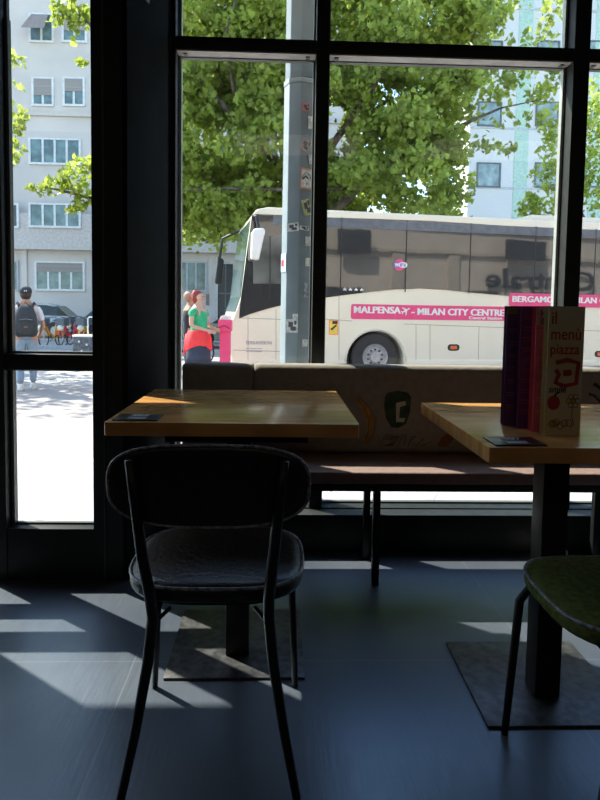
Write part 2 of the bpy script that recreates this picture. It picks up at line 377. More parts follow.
m = MB(o); m.prism([onback(*q) for q in [(437, 446), (441, 438), (448, 433), (455, 436), (452, 441), (446, 447)]], YC-.001, YC+.004).build('printed_fruit', mat('orange_print', (.22, .09, .03), .9), c2)
m = MB(o); m.tube(*pr([(589, 394), (595, 396), (600, 402), (606, 398)], .006), 6); m.tube(*pr([(594, 384), (600, 388), (607, 386)], .008), 6)
m.build('printed_stroke', MATS['black_ink'], c3)

# crumpled napkin and ball of wrapper on the floor behind the right table
p = at(563, 551, 2.60); tag(MB((p.x, p.y, .022)).ball((p.x, p.y, .0225), (.022, .02, .022), 10).build('crumpled_ball', mat('blue_grey_foil', (.25, .32, .45), .35, bump=.8, scale=40)), 'small blue-grey ball lying on the floor under the bench', 'litter')
mm = MB((p.x-.1, p.y-.04, 0)); random.seed(3)
rings = []
for i, (z, s) in enumerate(((0, .9), (.006, 1), (.016, .8), (.022, .4))):
    rings.append([(p.x-.09+s*.045*(1+.25*random.uniform(-1, 1))*math.cos(a*.5236), p.y-.04+s*.025*(1+.3*random.uniform(-1, 1))*math.sin(a*.5236), z) for a in range(12)])
tag(mm.loft(rings).build('crumpled_napkin', WHITE), 'crumpled pale paper napkin on the floor under the bench', 'litter')

# ------------------------------------------------------------------ menus
def folded_menu(pxl, pxr, ytop, ybot_l, depth, rot, color, label, deco):
    P = at((pxl+pxr)/2, ybot_l, depth); P.z = .7502
    t = thing('menu_leaflet', label, 'menu', P, rot, group='tall folded menus on the right table')
    w = .048; h = .333
    m = MB()
    m.prism([(-w, 0), (w, 0), (w, .0016), (-w, .0016)], 0, h, 'z')
    m.build('front_cover', color, t)
    MB().add([(-w, .003, 0), (w, .003, 0), (w, .003, h), (-w, .003, h), (-w, .026, 0), (w-.002, .006, 0), (w-.002, .006, h), (-w, .026, h)], [(4, 5, 6, 7), (5, 4, 0, 1), (7, 6, 2, 3), (1, 2, 6, 5), (0, 1, 2, 3)]).build('back_cover', color, t)
    deco(t, w, h)
    return t
RED = mat('red_print', (.42, .03, .04), .7); PINKP = mat('pink_print', (.75, .13, .20), .6, var=.04)
def lines(nm, m, rows, seedn, wid=.08):
    def f(t, w, h):
        random.seed(seedn); g = MB()
        for k in range(rows):
            z = h-.03-k*(h-.05)/rows; g.box(-w+.008, -w+.008+wid*random.uniform(.5, 1), -.0008, 0, z, z+.0025)
            g.box(-w+.008, -w+.008+wid*random.uniform(.3, .8), -.0008, 0, z-.007, z-.0055)
        g.build('printed_lines', m, t); nm(t, w, h) if nm else None
    return f
def yellowtop(t, w, h): MB().box(-w+.003, w-.003, -.001, 0, h-.022, h-.005).build('title_band', mat('yellow_print', (.30, .22, .04), .7), t)
def pinktop(t, w, h):
    MB().prism(rrect(-w+.002, w-.002, h-.052, h-.004, .008), -.001, 0, 'y').build('title_band', mat('cream_band', (.6, .45, .42), .7), t)
    m = MB()
    for s_, z in (('Ho', h-.028), ('il m', h-.048)):
        vs, fs = text_geo(s_, .026, .0008, .0003); m.add(vs, fs, stand((-w+.010, -.0014, z), (1, 0, 0), (0, 0, 1)))
    m.build('printed_title', RED, t)
def whitefront(t, w, h):
    m = MB()
    for s_, z, sz in (('il', h-.045, .046), ('menù', h-.085, .043), ('piazza', h-.122, .038)):
        vs, fs = text_geo(s_, sz, .0004, .0003, sx=.86); m.add(vs, fs, stand((-w+.006, -.0006, z), (1, 0, 0), (0, 0, 1)))
    m.build('printed_title', RED, t)
    m = MB()
    c = (.006, .162); a = .030
    m.tube([(c[0]-a, -.0008, c[1]+a*.9), (c[0], -.0008, c[1]+a*1.15), (c[0]+a, -.0008, c[1]+a*.9), (c[0]+a*.85, -.0008, c[1]-a*.9), (c[0]-.2*a, -.0008, c[1]-a*1.1), (c[0]-a, -.0008, c[1]-a*.8), (c[0]-.7*a, -.0008, c[1]-.1*a), (c[0]-a, -.0008, c[1]+.3*a)], .0055, 8)
    m.tube([(c[0]-.3*a, -.0008, c[1]), (c[0]+.3*a, -.0008, c[1]+.05*a)], .008, 8)
    m.ball((-.026, 0, .085), (.017, .0015, .019)); m.build('printed_mark', RED, t)
    m = MB(); vs, fs = text_geo('smile', .024, .0003, .0003, shear=.2, sx=.95); m.add(vs, fs, stand((-w+.006, -.0008, .112), (1, 0, 0), (0, 0, 1)))
    def cl(cx, cz, r, kk=12): return [(cx+r*math.cos(6.283*i/kk), -.0008, cz+r*math.sin(6.283*i/kk)) for i in range(kk)]
    for i in range(6): m.tube(cl(.026+.012*math.cos(i*1.047), .090+.012*math.sin(i*1.047), .007), .0007, 5, True)
    m.tube([(.026, -.0008, .078), (.024, -.0008, .05), (.03, -.0008, .03), (.02, -.0008, .02)], .0008, 5)
    for i in range(5): m.tube(cl(-.028+i*.011, .030+.005*math.sin(i*2.2), .009), .0007, 5, True)
    m.tube([(-.026, -.0012, .100), (-.02, -.0012, .110), (-.012, -.0012, .112)], .0022, 5)
    m.build('printed_drawing', MATS['black_ink'], t)
    MB().ball((.026, 0, .090), (.009, .0012, .009)).build('printed_flower', mat('yellow_ink', (.5, .30, .05), .8), t); MB().ball((-.022, 0, .030), (.012, .0012, .01)).build('printed_flower', MATS['yellow_ink'], t)
PB = mat('purple_print_card', (.09, .06, .26), .45, c2=(.16, .04, .12), scale=2.5)
MR = mat('plum_print_card', (.22, .045, .15), .45, c2=(.11, .04, .17), scale=3)
PK = mat('pink_print_card', (.75, .14, .22), .5)
CRM = mat('cream_menu_card', (.56, .50, .38), .6, var=.12, c2=(.60, .47, .22), scale=7)
TL = mat('faint_red_text', (.50, .14, .18), .7)
folded_menu(507, 534, 306, 418, 1.700, R(-4), PB, 'purple menu with a yellow band, leftmost of the four tall menus', lines(yellowtop, TL, 8, 1))
folded_menu(518, 551, 306, 421.5, 1.655, R(-2), MR, 'plum menu with fine red lines, second from the left', lines(None, TL, 10, 2))
folded_menu(533, 566, 306, 427, 1.610, R(2), PK, 'pink menu between the plum one and the cream one', lines(pinktop, mat('pale_pink_text', (.75, .3, .35), .7), 8, 3))
folded_menu(543, 581, 305, 431, 1.565, R(3), CRM, 'cream menu reading il menù piazza, frontmost of the four', whitefront)

# ================================================================== OUTSIDE
G = -.40
PAVE = bpy.data.materials.new('pale_paving'); PAVE.use_nodes = True
n = PAVE.node_tree.nodes; l = PAVE.node_tree.links; b = n['Principled BSDF']; b.inputs['Roughness'].default_value = .85
tc = n.new('ShaderNodeTexCoord'); mp = n.new('ShaderNodeMapping'); mp.inputs['Rotation'].default_value = (0, 0, .42); l.new(tc.outputs['Object'], mp.inputs[0])
br = n.new('ShaderNodeTexBrick'); br.inputs['Scale'].default_value = 1; br.inputs['Brick Width'].default_value = 1.6; br.inputs['Row Height'].default_value = .8; br.inputs['Mortar Size'].default_value = .008
br.inputs['Color1'].default_value = (.42, .42, .42, 1); br.inputs['Color2'].default_value = (.38, .38, .385, 1); br.inputs['Mortar'].default_value = (.20, .20, .20, 1); l.new(mp.outputs[0], br.inputs['Vector'])
t = n.new('ShaderNodeTexNoise'); t.inputs['Scale'].default_value = 4; t.inputs['Detail'].default_value = 8; l.new(tc.outputs['Object'], t.inputs['Vector'])
mr = n.new('ShaderNodeMapRange'); mr.inputs[3].default_value = .85; mr.inputs[4].default_value = 1.1; l.new(t.outputs['Fac'], mr.inputs[0])
mx = n.new('ShaderNodeMix'); mx.data_type = 'RGBA'; mx.blend_type = 'MULTIPLY'; mx.inputs[0].default_value = 1; l.new(br.outputs['Color'], mx.inputs[6]); l.new(mr.outputs[0], mx.inputs[7]); l.new(mx.outputs[2], b.inputs['Base Color'])
ASPH = mat('worn_asphalt', (.36, .34, .33), .9, var=.1, scale=14, bump=.2)
ASPH2 = mat('beige_forecourt', (.34, .30, .275), .9, var=.06, scale=5, bump=.1)
KERB = mat('stone_kerb', (.42, .39, .37), .85, scale=6)
struct('canopy', MB().box(-4.2, 4.2, 2.90, 3.22, 2.74, 2.80).box(-4.2, -.62, 2.50, 2.90, 2.74, 2.80), FRAME, bevel=.004)  # unseen canopy, added to cut off sun coming through the upper glass
struct('pavement', MB().box(-40, 45, 2.88, 6.0, G-.3, G), PAVE)
struct('forecourt', MB().box(-40, 45, 6.0, 11.6, G-.3, G), ASPH2)
struct('kerb', MB().box(-40, 45, 11.6, 11.78, G-.3, G+.004), KERB)
struct('street', MB().box(-60, 60, 11.78, 25.1, G-.3, G-.002), ASPH)
struct('far_pavement', MB().box(-60, 60, 25.1, 60, G-.3, G+.10), KERB)
struct('facade_plinth', MB().prism([(-3.6, 2.49), (RX0-.05, 2.49), (RX1-.05, 2.885), (3.7, 2.885), (3.7, 2.895), (-3.6, 2.895)], G-.3, -.203, 'z'), mat('plinth_stone', (.3, .29, .28), .8))

# ---- own building seen mirrored in the coach glass: pale stone wall, sign lettering
STONE = mat('warm_limestone', (.56, .48, .40), .85, scale=1.5, var=.08)
fw = thing('station_facade', None, None, (8, 2.95, G), kind='structure'); o = fw.location
m = MB(o); m.box(-8, 32, 2.89, 3.0, 3.05, 9); m.box(3.7, 32, 2.89, 3.0, G, 3.04)
m.build('wall_panel', STONE, fw)
m = MB(o)
for z in (3.3, 4.35, 5.2): m.box(-8, 32, 3.0, 3.12, z, z+.14)
for x in (4.1, 7.6, 10.1, 12.9, 16.2, 20): m.box(x, x+.5, 3.0, 3.09, G, 3.25)
m.build('cornice', mat('cornice_stone', (.46, .39, .32), .85), fw)
m = MB(o)
for x in (4.9, 8.4, 11.0, 14.2, 17.4): m.box(x, x+1.5, 3.0, 3.03, G+.1, 1.9)
for x in (1, 5, 9, 13, 17): m.box(x, x+1.3, 3.0, 3.03, 5.8, 8)
m.build('dark_opening', mat('dark_shop_glass', (.03, .03, .035), .1), fw)
vs, fs = text_geo('Centrale', 1.15, .02, .03, sx=1.4)
sg = MB((16.6, 3.02, 2.2)).add(vs, fs, stand((17.5, 3.17, 2.06), (-1, 0, 0), (0, 0, 1))).build('sign_lettering', mat('black_sign', (.015, .015, .015), .5))
sg['label'] = 'large black sign lettering on the stone wall, seen only mirrored in the coach glass'; sg['category'] = 'sign'
for (x, z, w, hh) in ((5.2, 3.15, 1.3, .85), (12.6, 3.2, 1.9, .8)):
    MB(o).box(x, x+w, 3.3, 3.45, z, z+hh).box(x+w/2-.03, x+w/2+.03, 3.0, 3.3, z+.3, z+.36).build('hanging_sign', mat('black_sign', (.015, .015, .015), .5), fw)

# ---- coach
BA = R(9); BO = Vector((1.945, 12.8, G))
bus = thing('coach', 'long cream coach with pink airport transfer banners parked across the street', 'bus', BO, BA)
bn_n = Vector((math.sin(BA), -math.cos(BA), 0)); bu = Vector((math.cos(BA), math.sin(BA), 0))
def sb(px, py):
    r = ray(px, py); o_ = Vector((0, 0, CAMH)); t_ = ((BO-o_).dot(bn_n))/r.dot(bn_n); P = o_+r*t_-BO
    return P.dot(bu), P.z
CREAM = mat('cream_coach_paint', (.84, .775, .62), .3, var=.02, scale=2, coat=.4)
DGL = bpy.data.materials.new('tinted_coach_glass'); DGL.use_nodes = True
nn = DGL.node_tree.nodes; ll = DGL.node_tree.links; bb = nn['Principled BSDF']; bb.inputs['Base Color'].default_value = (.035, .036, .038, 1); bb.inputs['Roughness'].default_value = .03
bb.inputs['Specular IOR Level'].default_value = 1.0; bb.inputs['IOR'].default_value = 1.62
tcx = nn.new('ShaderNodeTexCoord'); tn = nn.new('ShaderNodeTexNoise'); tn.inputs['Scale'].default_value = .9; ll.new(tcx.outputs['Object'], tn.inputs['Vector'])
bpx = nn.new('ShaderNodeBump'); bpx.inputs['Strength'].default_value = .05; bpx.inputs['Distance'].default_value = .05; ll.new(tn.outputs['Fac'], bpx.inputs['Height']); ll.new(bpx.outputs[0], bb.inputs['Normal'])
DARKP = mat('black_rubber', (.02, .02, .022), .6)
W0, W1 = 0, 2.55          # local y of near and far side
def arch(c, r, k=16): return [(c+r*math.cos(math.pi*i/k), .42+r*math.sin(math.pi*i/k)) for i in range(k+1)]
LB = 9.6
out = [(-2.86, .30), (-2.93, .62), (-2.92, 1.15), (-2.82, 1.40), (-2.72, 1.7), (-2.62, 2.6), (-2.53, 3.28), (-2.42, 3.42), (-2.2, 3.47)]
out += [(LB-.3, 3.47), (LB, 3.3), (LB, .32)]
ac = sb(376, 350)[0]
for c in (ac+7.3, ac+6.0, ac): out += [(c+.62, .30)]+arch(c, .62)[0:]+[(c-.62, .30)]
body = MB().prism(out, 0, 2.55, 'y').build('coach_body', CREAM, bus, bevel=.05, seg=3)
MB().prism(rrect(3.6, 9.0, 3.44, 3.62, .08), .25, 2.3, 'y').build('roof_unit', CREAM, bus, bevel=.03)
# side glazing, slightly proud of the side
def S(px, py): return sb(px, py)
gl_side = [S(326, 217.5), S(375, 219), S(430, 221), S(500, 225.5), S(598, 232)]
top_end = (8.9, gl_side[-1][1]); low = [S(598, 299), S(545, 298), S(508, 296), S(470, 292.5), S(445, 290), S(420, 288.5), S(395, 289.5), S(370, 292), S(345, 295), S(326, 297.5), S(316, 300)]
gs = [(gl_side[0][0]-.3, gl_side[0][1])]+gl_side+[top_end, (8.9, low[0][1])]+low+[(low[-1][0]-.1, low[-1][1])]
MB().prism(gs, -.014, .02, 'y').build('side_window_band', DGL, bus)
zt = gl_side[1][1]
# body-colour pillars between windows are only thin dark joints
for px in (341, 406, 470, 535, 595): s_ = S(px, 250)[0]; MB().box(s_-.012, s_+.012, -.017, -.012, low[3][1]-.02, zt).build('window_joint', DARKP, bus)
MB().prism([(-2.1, zt-.02), (8.9, zt-.02), (8.9, zt-.20), (-2.1, zt-.20)], -.017, -.014, 'y').build('tinted_top_strip', mat('blue_grey_tint', (.12, .14, .17), .15), bus)
# front door / driver side window
dg = [S(252, 214), S(279, 215), S(300, 216), S(300, 298), S(287, 304), S(268, 308.5), S(250, 314), S(239, 318.5), S(240, 305), S(246, 258)]
MB().prism(dg, -.014, .02, 'y').build('front_side_window', DGL, bus)
dwin = [S(253, 236), S(296, 236), S(296, 284), S(253, 284)]
MB().prism(dwin, -.020, -.010, 'y').build('driver_window', mat('pale_driver_glass', (.13, .14, .13), .08, var=.5, scale=1.3), bus)
m = MB()
for a, c in (((253, 284), (276, 284)), ((270, 236), (270, 300))):
    p0, p1 = S(*a), S(*c); MB().tube([(p0[0], -.018, p0[1]), (p1[0], -.018, p1[1])], .012, 6).build('window_joint', DARKP, bus)
# windscreen wraps the sloping front
def fx(z): return -2.82+(z-1.40)*(.10/.3) if z < 1.7 else (-2.72+(z-1.7)*(.10/.9) if z < 2.6 else -2.62+(z-2.6)*(.09/.68))
prof = [(fx(z)-.016, z) for z in (1.40, 1.7, 2.2, 2.6, 3.0, 3.2)]; back = [(x+.03, z) for x, z in reversed(prof)]
MB().prism(prof+back, .06, 2.49, 'y').build('windscreen', mat('green_windscreen', (.10, .17, .15), .06, coat=.5), bus)
MB().prism([(-2.95, .65), (-2.94, 1.15), (-2.88, 1.15), (-2.88, .65)], .5, 2.05, 'y').build('front_panel', mat('dark_grille', (.04, .04, .045), .5), bus)
for y in (.22, 2.33):
    MB().ball((-2.85, y, .84), (.10, .14, .20), 10).build('headlight', mat('headlight_glass', (.55, .58, .6), .08), bus, smooth=True)
# mirrors
m = MB(); p0 = S(256, 245); m.prism([(p0[0]-.13, p0[1]-.30), (p0[0]+.02, p0[1]-.32), (p0[0]+.14, p0[1]+.25), (p0[0]+.10, p0[1]+.30), (p0[0]-.07, p0[1]+.28), (p0[0]-.12, p0[1]+.2)], -.34, -.16, 'y')
m.build('mirror_housing', WHITE, bus, bevel=.04, seg=3)
MB().tube([(p0[0]+.02, -.25, p0[1]+.28), (p0[0]-.02, -.18, 3.25), (-2.5, .02, 3.30)], .03, 8).build('mirror_arm', DARKP, bus)
p0 = S(234, 263)
MB().prism([(-3.1, 2.05), (-2.93, 2.0), (-2.88, 2.6), (-3.02, 2.7)], 2.5, 2.68, 'y').build('mirror_housing', DARKP, bus, bevel=.04)
MB().tube([(-2.98, 2.59, 2.66), (-2.92, 2.55, 3.1), (-2.5, 2.4, 3.3)], .03, 8).build('mirror_arm', DARKP, bus)
# wheels
def wheel(c, parent, y0=.04, r=.50, w=.30, rim=WHITE):
    MB().lathe([(r*.55, 0), (r*.93, 0), (r, .03), (r, w-.03), (r*.93, w), (r*.55, w), (r*.55, 0)], (c, y0, r), 'y', 32, cap=False).build('tyre', DARKP, parent, smooth=False)
    h = MB().lathe([(.02, -.02), (r*.22, -.02), (r*.24, .03), (r*.38, .05), (r*.50, .03), (r*.56, .0), (r*.56, .06), (.02, .06)], (c, y0, r), 'y', 28).build('wheel_rim', mat('wheel_rim_grey', (.42, .42, .43), .4, .3), parent)
    for i in range(10): a = .3+i*.6283; mm_ = MB(); mm_.lathe([(.02, -.015), (.018, 0), (.018, .04)], (c+r*.31*math.cos(a), y0+.01, r+r*.31*math.sin(a)), 'y', 8); mm_.build('wheel_nut', DARKP, parent)
for c in (ac, ac+6.0, ac+7.3):
    w = thing('wheel', None, None); w.parent = bus; wheel(c, w)
    for k in ('label', 'category'): 
        if k in w: del w[k]
    # dark liner behind each wheel
    MB().prism(arch(c, .60)+[(c-.6, .30), (c+.6, .30)], .38, .42, 'y').build('arch_liner', DARKP, bus)
# arch trim
MB().tube([(x, -.005, z) for x, z in arch(ac, .66)], .018, 8).build('arch_trim', CREAM, bus, smooth=True)
# panel joints
m = MB(); GREY = mat('joint_grey', (.30, .29, .27), .6)
for a, c in (((324, 319), (352, 321)), ((404, 324), (600, 331)), ((240, 318), (300, 320)), ((339, 296), (339, 366)), ((416, 325), (416, 370)), ((430, 325), (430, 370)), ((479, 327), (478, 372)), ((248, 316), (248, 360)), ((276, 309), (276, 360)), ((233, 350), (300, 352)), ((570, 329), (570, 375))):
    p0, p1 = S(*a), S(*c); MB().tube([(p0[0], .001, p0[1]), (p1[0], .001, p1[1])], .006, 5).build('panel_joint', GREY, bus)
for a, c in ((-2.4, ac-.66), (ac+.66, 5.2)): MB().box(a, c, -.01, .02, .30, .44).build('side_skirt', CREAM, bus, bevel=.01)
# banners
PINK = mat('pink_banner', (.80, .07, .22), .45, var=.03)
def ztop(px, py): return S(px, py)[1]
def banner(x0, x1, z0, z1, y=-.006): return MB().prism(rrect(x0, x1, z0, z1, .05), y, .01, 'y').build('pink_banner', PINK, bus)
x0 = S(351, 310)[0]; x1 = S(510, 315)[0]; z1 = S(352, 304)[1]; z0 = S(352, 319)[1]
bb1 = banner(x0, x1, z0, z1)
def fit_text(s_, x0, x1, z0, hgt, parent, bold=.02, mt=None, y=-.008, nm='banner_text'):
    vs, fs = text_geo(s_, 1, bold*.4, .001); w = max(v[0] for v in vs)-min(v[0] for v in vs); mn = min(v[0] for v in vs); hh = max(v[1] for v in vs)-min(v[1] for v in vs); mz = min(v[1] for v in vs)
    m = MB()
    for j, dx in enumerate((-1, 0, 1) if bold else (0,)):      # heavy lettering: stroke widened sideways
        m.add([(x0+(v[0]-mn)*(x1-x0)/w+dx*hgt*.055, y-v[2]-j*.0004, z0+(v[1]-mz)*hgt/hh) for v in vs], fs)
    return m.build(nm, mt or WHITE, parent)
hb = z1-z0
X = lambda px: S(px, 312)[0]
fit_text('MALPENSA', X(354), X(400.5), z0+hb*.40, hb*.46, bb1, .032)
fit_text('- MILAN CITY CENTRE', X(411.5), X(504), z0+hb*.34, hb*.46, bb1, .032)
fit_text('Central Station', X(469), X(502), z0+hb*.09, hb*.20, bb1, .03)
def plane_icon(cx, cz, s, parent, y=-.006):
    pts = [(.55, 0), (.48, .06), (.15, .075), (-.14, .46), (-.24, .46), (-.06, .075), (-.36, .06), (-.46, .19), (-.54, .19), (-.48, 0), (-.54, -.19), (-.46, -.19), (-.36, -.06), (-.06, -.075), (-.24, -.46), (-.14, -.46), (.15, -.075), (.48, -.06)]
    a = .5; ca, sa = math.cos(a), math.sin(a)
    MB().prism([(cx+s*(x*ca-z*sa), cz+s*(x*sa+z*ca)) for x, z in pts], y-.003, y, 'y').build('plane_symbol', WHITE, parent)
plane_icon(X(405.5), z0+hb*.62, hb*.62, bb1)
ux0 = S(509, 300)[0]; uz1 = S(512, 293)[1]; uz0 = uz1-hb*.92
bb2 = banner(ux0, ux0+(x1-x0)*1.02, uz0, uz1, -.022)
k_ = lambda px: S(px, 300)[0]
fit_text('BERGAMO', k_(512), k_(553), uz0+hb*.30, hb*.42, bb2, .032, y=-.024)
plane_icon(k_(560), uz0+hb*.5, hb*.5, bb2, -.022)
fit_text('- MILAN CITY CENTRE', k_(566), k_(566)+(X(504)-X(411.5)), uz0+hb*.30, hb*.42, bb2, .032, y=-.024)
# wifi sticker
c = S(400, 265)
st = MB().prism([(c[0]-.02+.11*math.cos(i*.3927), c[1]+.12*math.sin(i*.3927)) for i in range(16)], -.020, -.015, 'y').build('wifi_sticker', PINK, bus)
MB().prism(rrect(c[0]-.03, c[0]+.15, c[1]-.055, c[1]+.055, .05), -.023, -.019, 'y').build('sticker_panel', WHITE, st)
MB().prism(rrect(c[0]-.15, c[0]-.0, c[1]-.055, c[1]+.055, .05), -.022, -.019, 'y').build('sticker_panel', mat('violet_print', (.18, .16, .5), .5), st)
fit_text('Wi', c[0]-.12, c[0]-.02, c[1]-.035, .07, st, .03, y=-.024); fit_text('Fi', c[0]+.0, c[0]+.11, c[1]-.035, .07, st, .03, MATS['violet_print'], y=-.025)
# yellow warning sticker
a = S(329, 320); c = S(338, 335)
ys = MB().box(a[0], c[0], -.004, .01, c[1], a[1]).build('warning_sticker', mat('orange_sticker', (.85, .30, .10), .5), bus)
MB().box(a[0]+.02, c[0]-.02, -.006, -.003, c[1]+.02, a[1]-.02).build('sticker_panel', mat('yellow_sticker', (.85, .60, .08), .5), ys)
MB().prism([(a[0]+.03, (a[1]+c[1])/2-.03), (c[0]-.04, (a[1]+c[1])/2+.07), (c[0]-.03, (a[1]+c[1])/2+.03), (a[0]+.06, (a[1]+c[1])/2-.06)], -.008, -.005, 'y').box(a[0]+.07, c[0]-.02, -.008, -.005, a[1]-.08, a[1]-.02).build('sticker_symbol', DARKP, ys)
# orange side marker
for px, py in ((453.5, 347.5), (600, 354)):
    c = S(px, py)
    mk = MB().prism(rrect(c[0]-.135, c[0]+.135, c[1]-.07, c[1]+.07, .065), -.008, .01, 'y').build('side_marker', DARKP, bus)
    MB().prism(rrect(c[0]-.075, c[0]+.075, c[1]-.035, c[1]+.035, .02), -.013, -.007, 'y').build('marker_lens', mat('orange_lens', (.75, .14, .03), .3), mk)
LG = mat('light_grey_letters', (.42, .42, .44), .6)
c = S(233, 346); c2_ = S(260, 346); fit_text('TERRAVISION', S(233, 343)[0]+.25, S(274, 343)[0]-.05, S(250, 344.5)[1], .07, bus, .02, LG, y=-.002, nm='small_lettering')
m = MB(); 
for k in range(2): z = S(250, 349+k*3)[1]; m.box(S(246, 349)[0], S(262, 349)[0], -.004, .0, z, z+.018)
m.build('small_print', LG, bus)
fit_text('★★★★', S(342, 288)[0], S(364, 288)[0], S(350, 291)[1], .07, bus, 0, WHITE, y=-.02, nm='small_lettering')

# ---- lamp post with stickers
pc = at(297, 355, 4.08); PX, PY_ = pc.x, 4.08
post = thing('lamp_post', 'thick grey octagonal steel post with stickers, outside the middle pane', 'post', (PX, PY_, G)); 
POSTM = mat('blue_grey_steel', (.21, .26, .29), .5, 0, scale=5, var=.1)
def octo(r, z): return [(r*math.cos(R(45*i)), r*math.sin(R(45*i)), z) for i in range(8)]
MB().loft([octo(.117, 0), octo(.107, 2.90)]).build('post_sleeve', POSTM, post, bevel=.004)
MB().loft([octo(.111, 2.88), octo(.111, 2.91)]).build('sleeve_ring', mat('ring_steel', (.35, .40, .43), .4, .4), post, bevel=.002)
MB().loft([octo(.102, 2.915), octo(.080, 9.0)]).build('post_shaft', POSTM, post, bevel=.003)
MB().tube([(0, 0, 8.95), (.3, -.1, 9.4), (1.1, -.3, 9.6)], .04, 8).build('lamp_arm', POSTM, post)
MB().ball((1.35, -.36, 9.6), (.38, .16, .09), 10).build('lamp_head', POSTM, post, smooth=True)
MB().box(-.19, .19, -.19, .19, 0, .03).build('foot_plate', POSTM, post, bevel=.003)
def psticker(px, py, wpx, hpx, m_, rot=0, label=None, extra=None):
    P = at(px, py, PY_-.103); r_ = .110
    x = P.x-PX; z = P.z-G; w_ = wpx*PY_/F_PX; h_ = hpx*PY_/F_PX
    yaw_ = 0
    front = r_*math.cos(R(22.5))+.0045
    ang = R(247.5) if x < -.004 else (R(292.5) if x < r_*.70 else R(337.5))
    if x < -r_*.72: ang = R(202.5)
    nx, ny = math.cos(ang), math.sin(ang); tx, ty = -ny, nx
    half = r_*math.sin(R(22.5)); k = (x-nx*front)/tx; w_ = min(w_/abs(tx), half*1.9); k = max(-half+w_/2, min(half-w_/2, k))
    M = Matrix.Translation((nx*front+tx*k, ny*front+ty*k, z)) @ Matrix.Rotation(ang-R(270), 4, 'Z') @ Matrix.Rotation(rot, 4, 'Y')
    s_ = MB().box(-w_/2, w_/2, -.001, .001, -h_/2, h_/2, M).build('sticker', m_, post, label=label)
    if extra: extra(s_, M, w_, h_)
    return s_
WS = mat('white_sticker', (.68, .68, .66), .6, var=.25, scale=60); RS = mat('orange_border', (.70, .30, .17), .6)
def circ(s_, M, w, h):
    MB().box(-w*.42, w*.42, -.0022, -.001, -h*.42, h*.42, M).build('sticker_panel', WS, s_)
    m = MB(); m.tube([(w*.34*math.cos(a*.3), -.0025, h*.28*math.sin(a*.3)) for a in range(0, 12)], .0022, 5, M=M)
    m.tube([(-w*.3, -.0025, -h*.05), (-w*.1, -.0025, h*.12), (w*.05, -.0025, h*.08), (w*.15, -.0025, h*.0)], .004, 6, M=M); m.tube([(0, -.0025, -h*.28), (w*.05, -.0025, -h*.2)], .0025, 5, M=M)
    m.build('sticker_symbol', MATS['black_ink'], s_)
def blot(s_, M, w, h):
    m = MB(); m.box(-w*.3, w*.1, -.002, -.001, -h*.1, h*.3, M); m.box(-w*.1, w*.35, -.002, -.001, -h*.35, -h*.05, M); m.box(w*.2, w*.4, -.002, -.001, h*.1, h*.4, M); m.build('sticker_print', mat('dark_sticker_ink', (.08, .08, .10), .6), s_)
psticker(306, 107, 7, 7, mat('red_sticker', (.55, .20, .18), .6), 0, 'small red sticker', blot)
psticker(304.5, 145, 9, 11, mat('grey_brown_sticker', (.38, .28, .28), .6, var=.4, scale=80), R(25), 'small tilted square sticker', blot)
psticker(300.5, 178.5, 15, 20, RS, R(2), 'orange bordered sticker with a black sketch', circ)
psticker(311, 122, 5, 12, WS, 0); psticker(311.5, 159, 4, 9, WS, 0)
psticker(307, 207, 8, 15, mat('yellow_green_sticker', (.50, .50, .22), .6, var=.5, scale=60), R(-15), 'yellow and green sticker', blot)
psticker(291, 227, 16, 8, WS, R(-4), 'white arrow shaped sticker', blot); psticker(303, 228, 9, 4, WS, R(4), None, blot)
psticker(285, 262, 7, 18, mat('pale_blue_sticker', (.40, .55, .75), .6), 0, 'pale blue sticker with a red mark', lambda s_, M, w, h: MB().box(-w*.4, w*.1, -.002, -.001, -h*.2, h*.15, M).build('sticker_print', RED, s_))
psticker(296, 326, 15, 13, WS, 0, 'white sticker with a grey figure', blot); psticker(297, 317, 5, 6, WS, 0)
psticker(308, 241, 5, 9, WS, 0); psticker(308, 262, 5, 8, WS, 0); psticker(305, 343, 5, 7, WS, 0); psticker(306, 290, 4, 14, mat('scuffed_sticker', (.3, .33, .35), .6, var=.5, scale=50), 0)

# ================================================================== buildings
BLD = mat('grey_beige_render', (.60, .545, .50), .9, scale=.7, var=.06)
BLD2 = mat('white_panel_cladding', (.66, .655, .63), .8, var=.03); MINT = mat('mint_stripe', (.44, .60, .50), .8)
PANE = mat('curtained_pane', (.13, .20, .20), .15, scale=2.5, var=.35); SHUT = mat('roller_shutter', (.40, .36, .33), .8, wave=(9, 0, .25), stretch=(0, 0, 1)); WFR = mat('white_window_frame', (.68, .68, .67), .6)
AWN = mat('brown_awning', (.30, .24, .21), .8)
def window_at(root, Y, x0, x1, z0, z1, panes, shutter=0, frame=WFR, pane=PANE, sill=True):
    w = root.location; fr = MB(w); fr.box(x0-.10, x1+.10, Y-.10, Y+.02, z0-.10, z0).box(x0-.10, x1+.10, Y-.06, Y+.02, z1, z1+.08).box(x0-.10, x0, Y-.06, Y+.02, z0, z1).box(x1, x1+.10, Y-.06, Y+.02, z0, z1)
    for k in range(1, panes): x = x0+(x1-x0)*k/panes; fr.box(x-.05, x+.05, Y-.05, Y+.02, z0, z1)
    f = fr.build('window', frame, root)
    MB(w).box(x0, x1, Y-.02, Y+.0, z0, z1).build('pane', pane, f)
    if shutter: MB(w).box(x0, x1, Y-.055, Y-.03, z1-shutter*(z1-z0), z1).build('shutter', SHUT, f)
    return f
YB_ = 31.0
A = thing('apartment_building', 'grey-beige apartment block with rows of windows across the street, at left', 'building', (-8, YB_+5, G+.1)); w = A.location
x_end = at(236, 300, YB_).x
XA0, XA1 = -26, 3.5
zc = at(60, 248, YB_).z; zs = at(60, 114, YB_).z
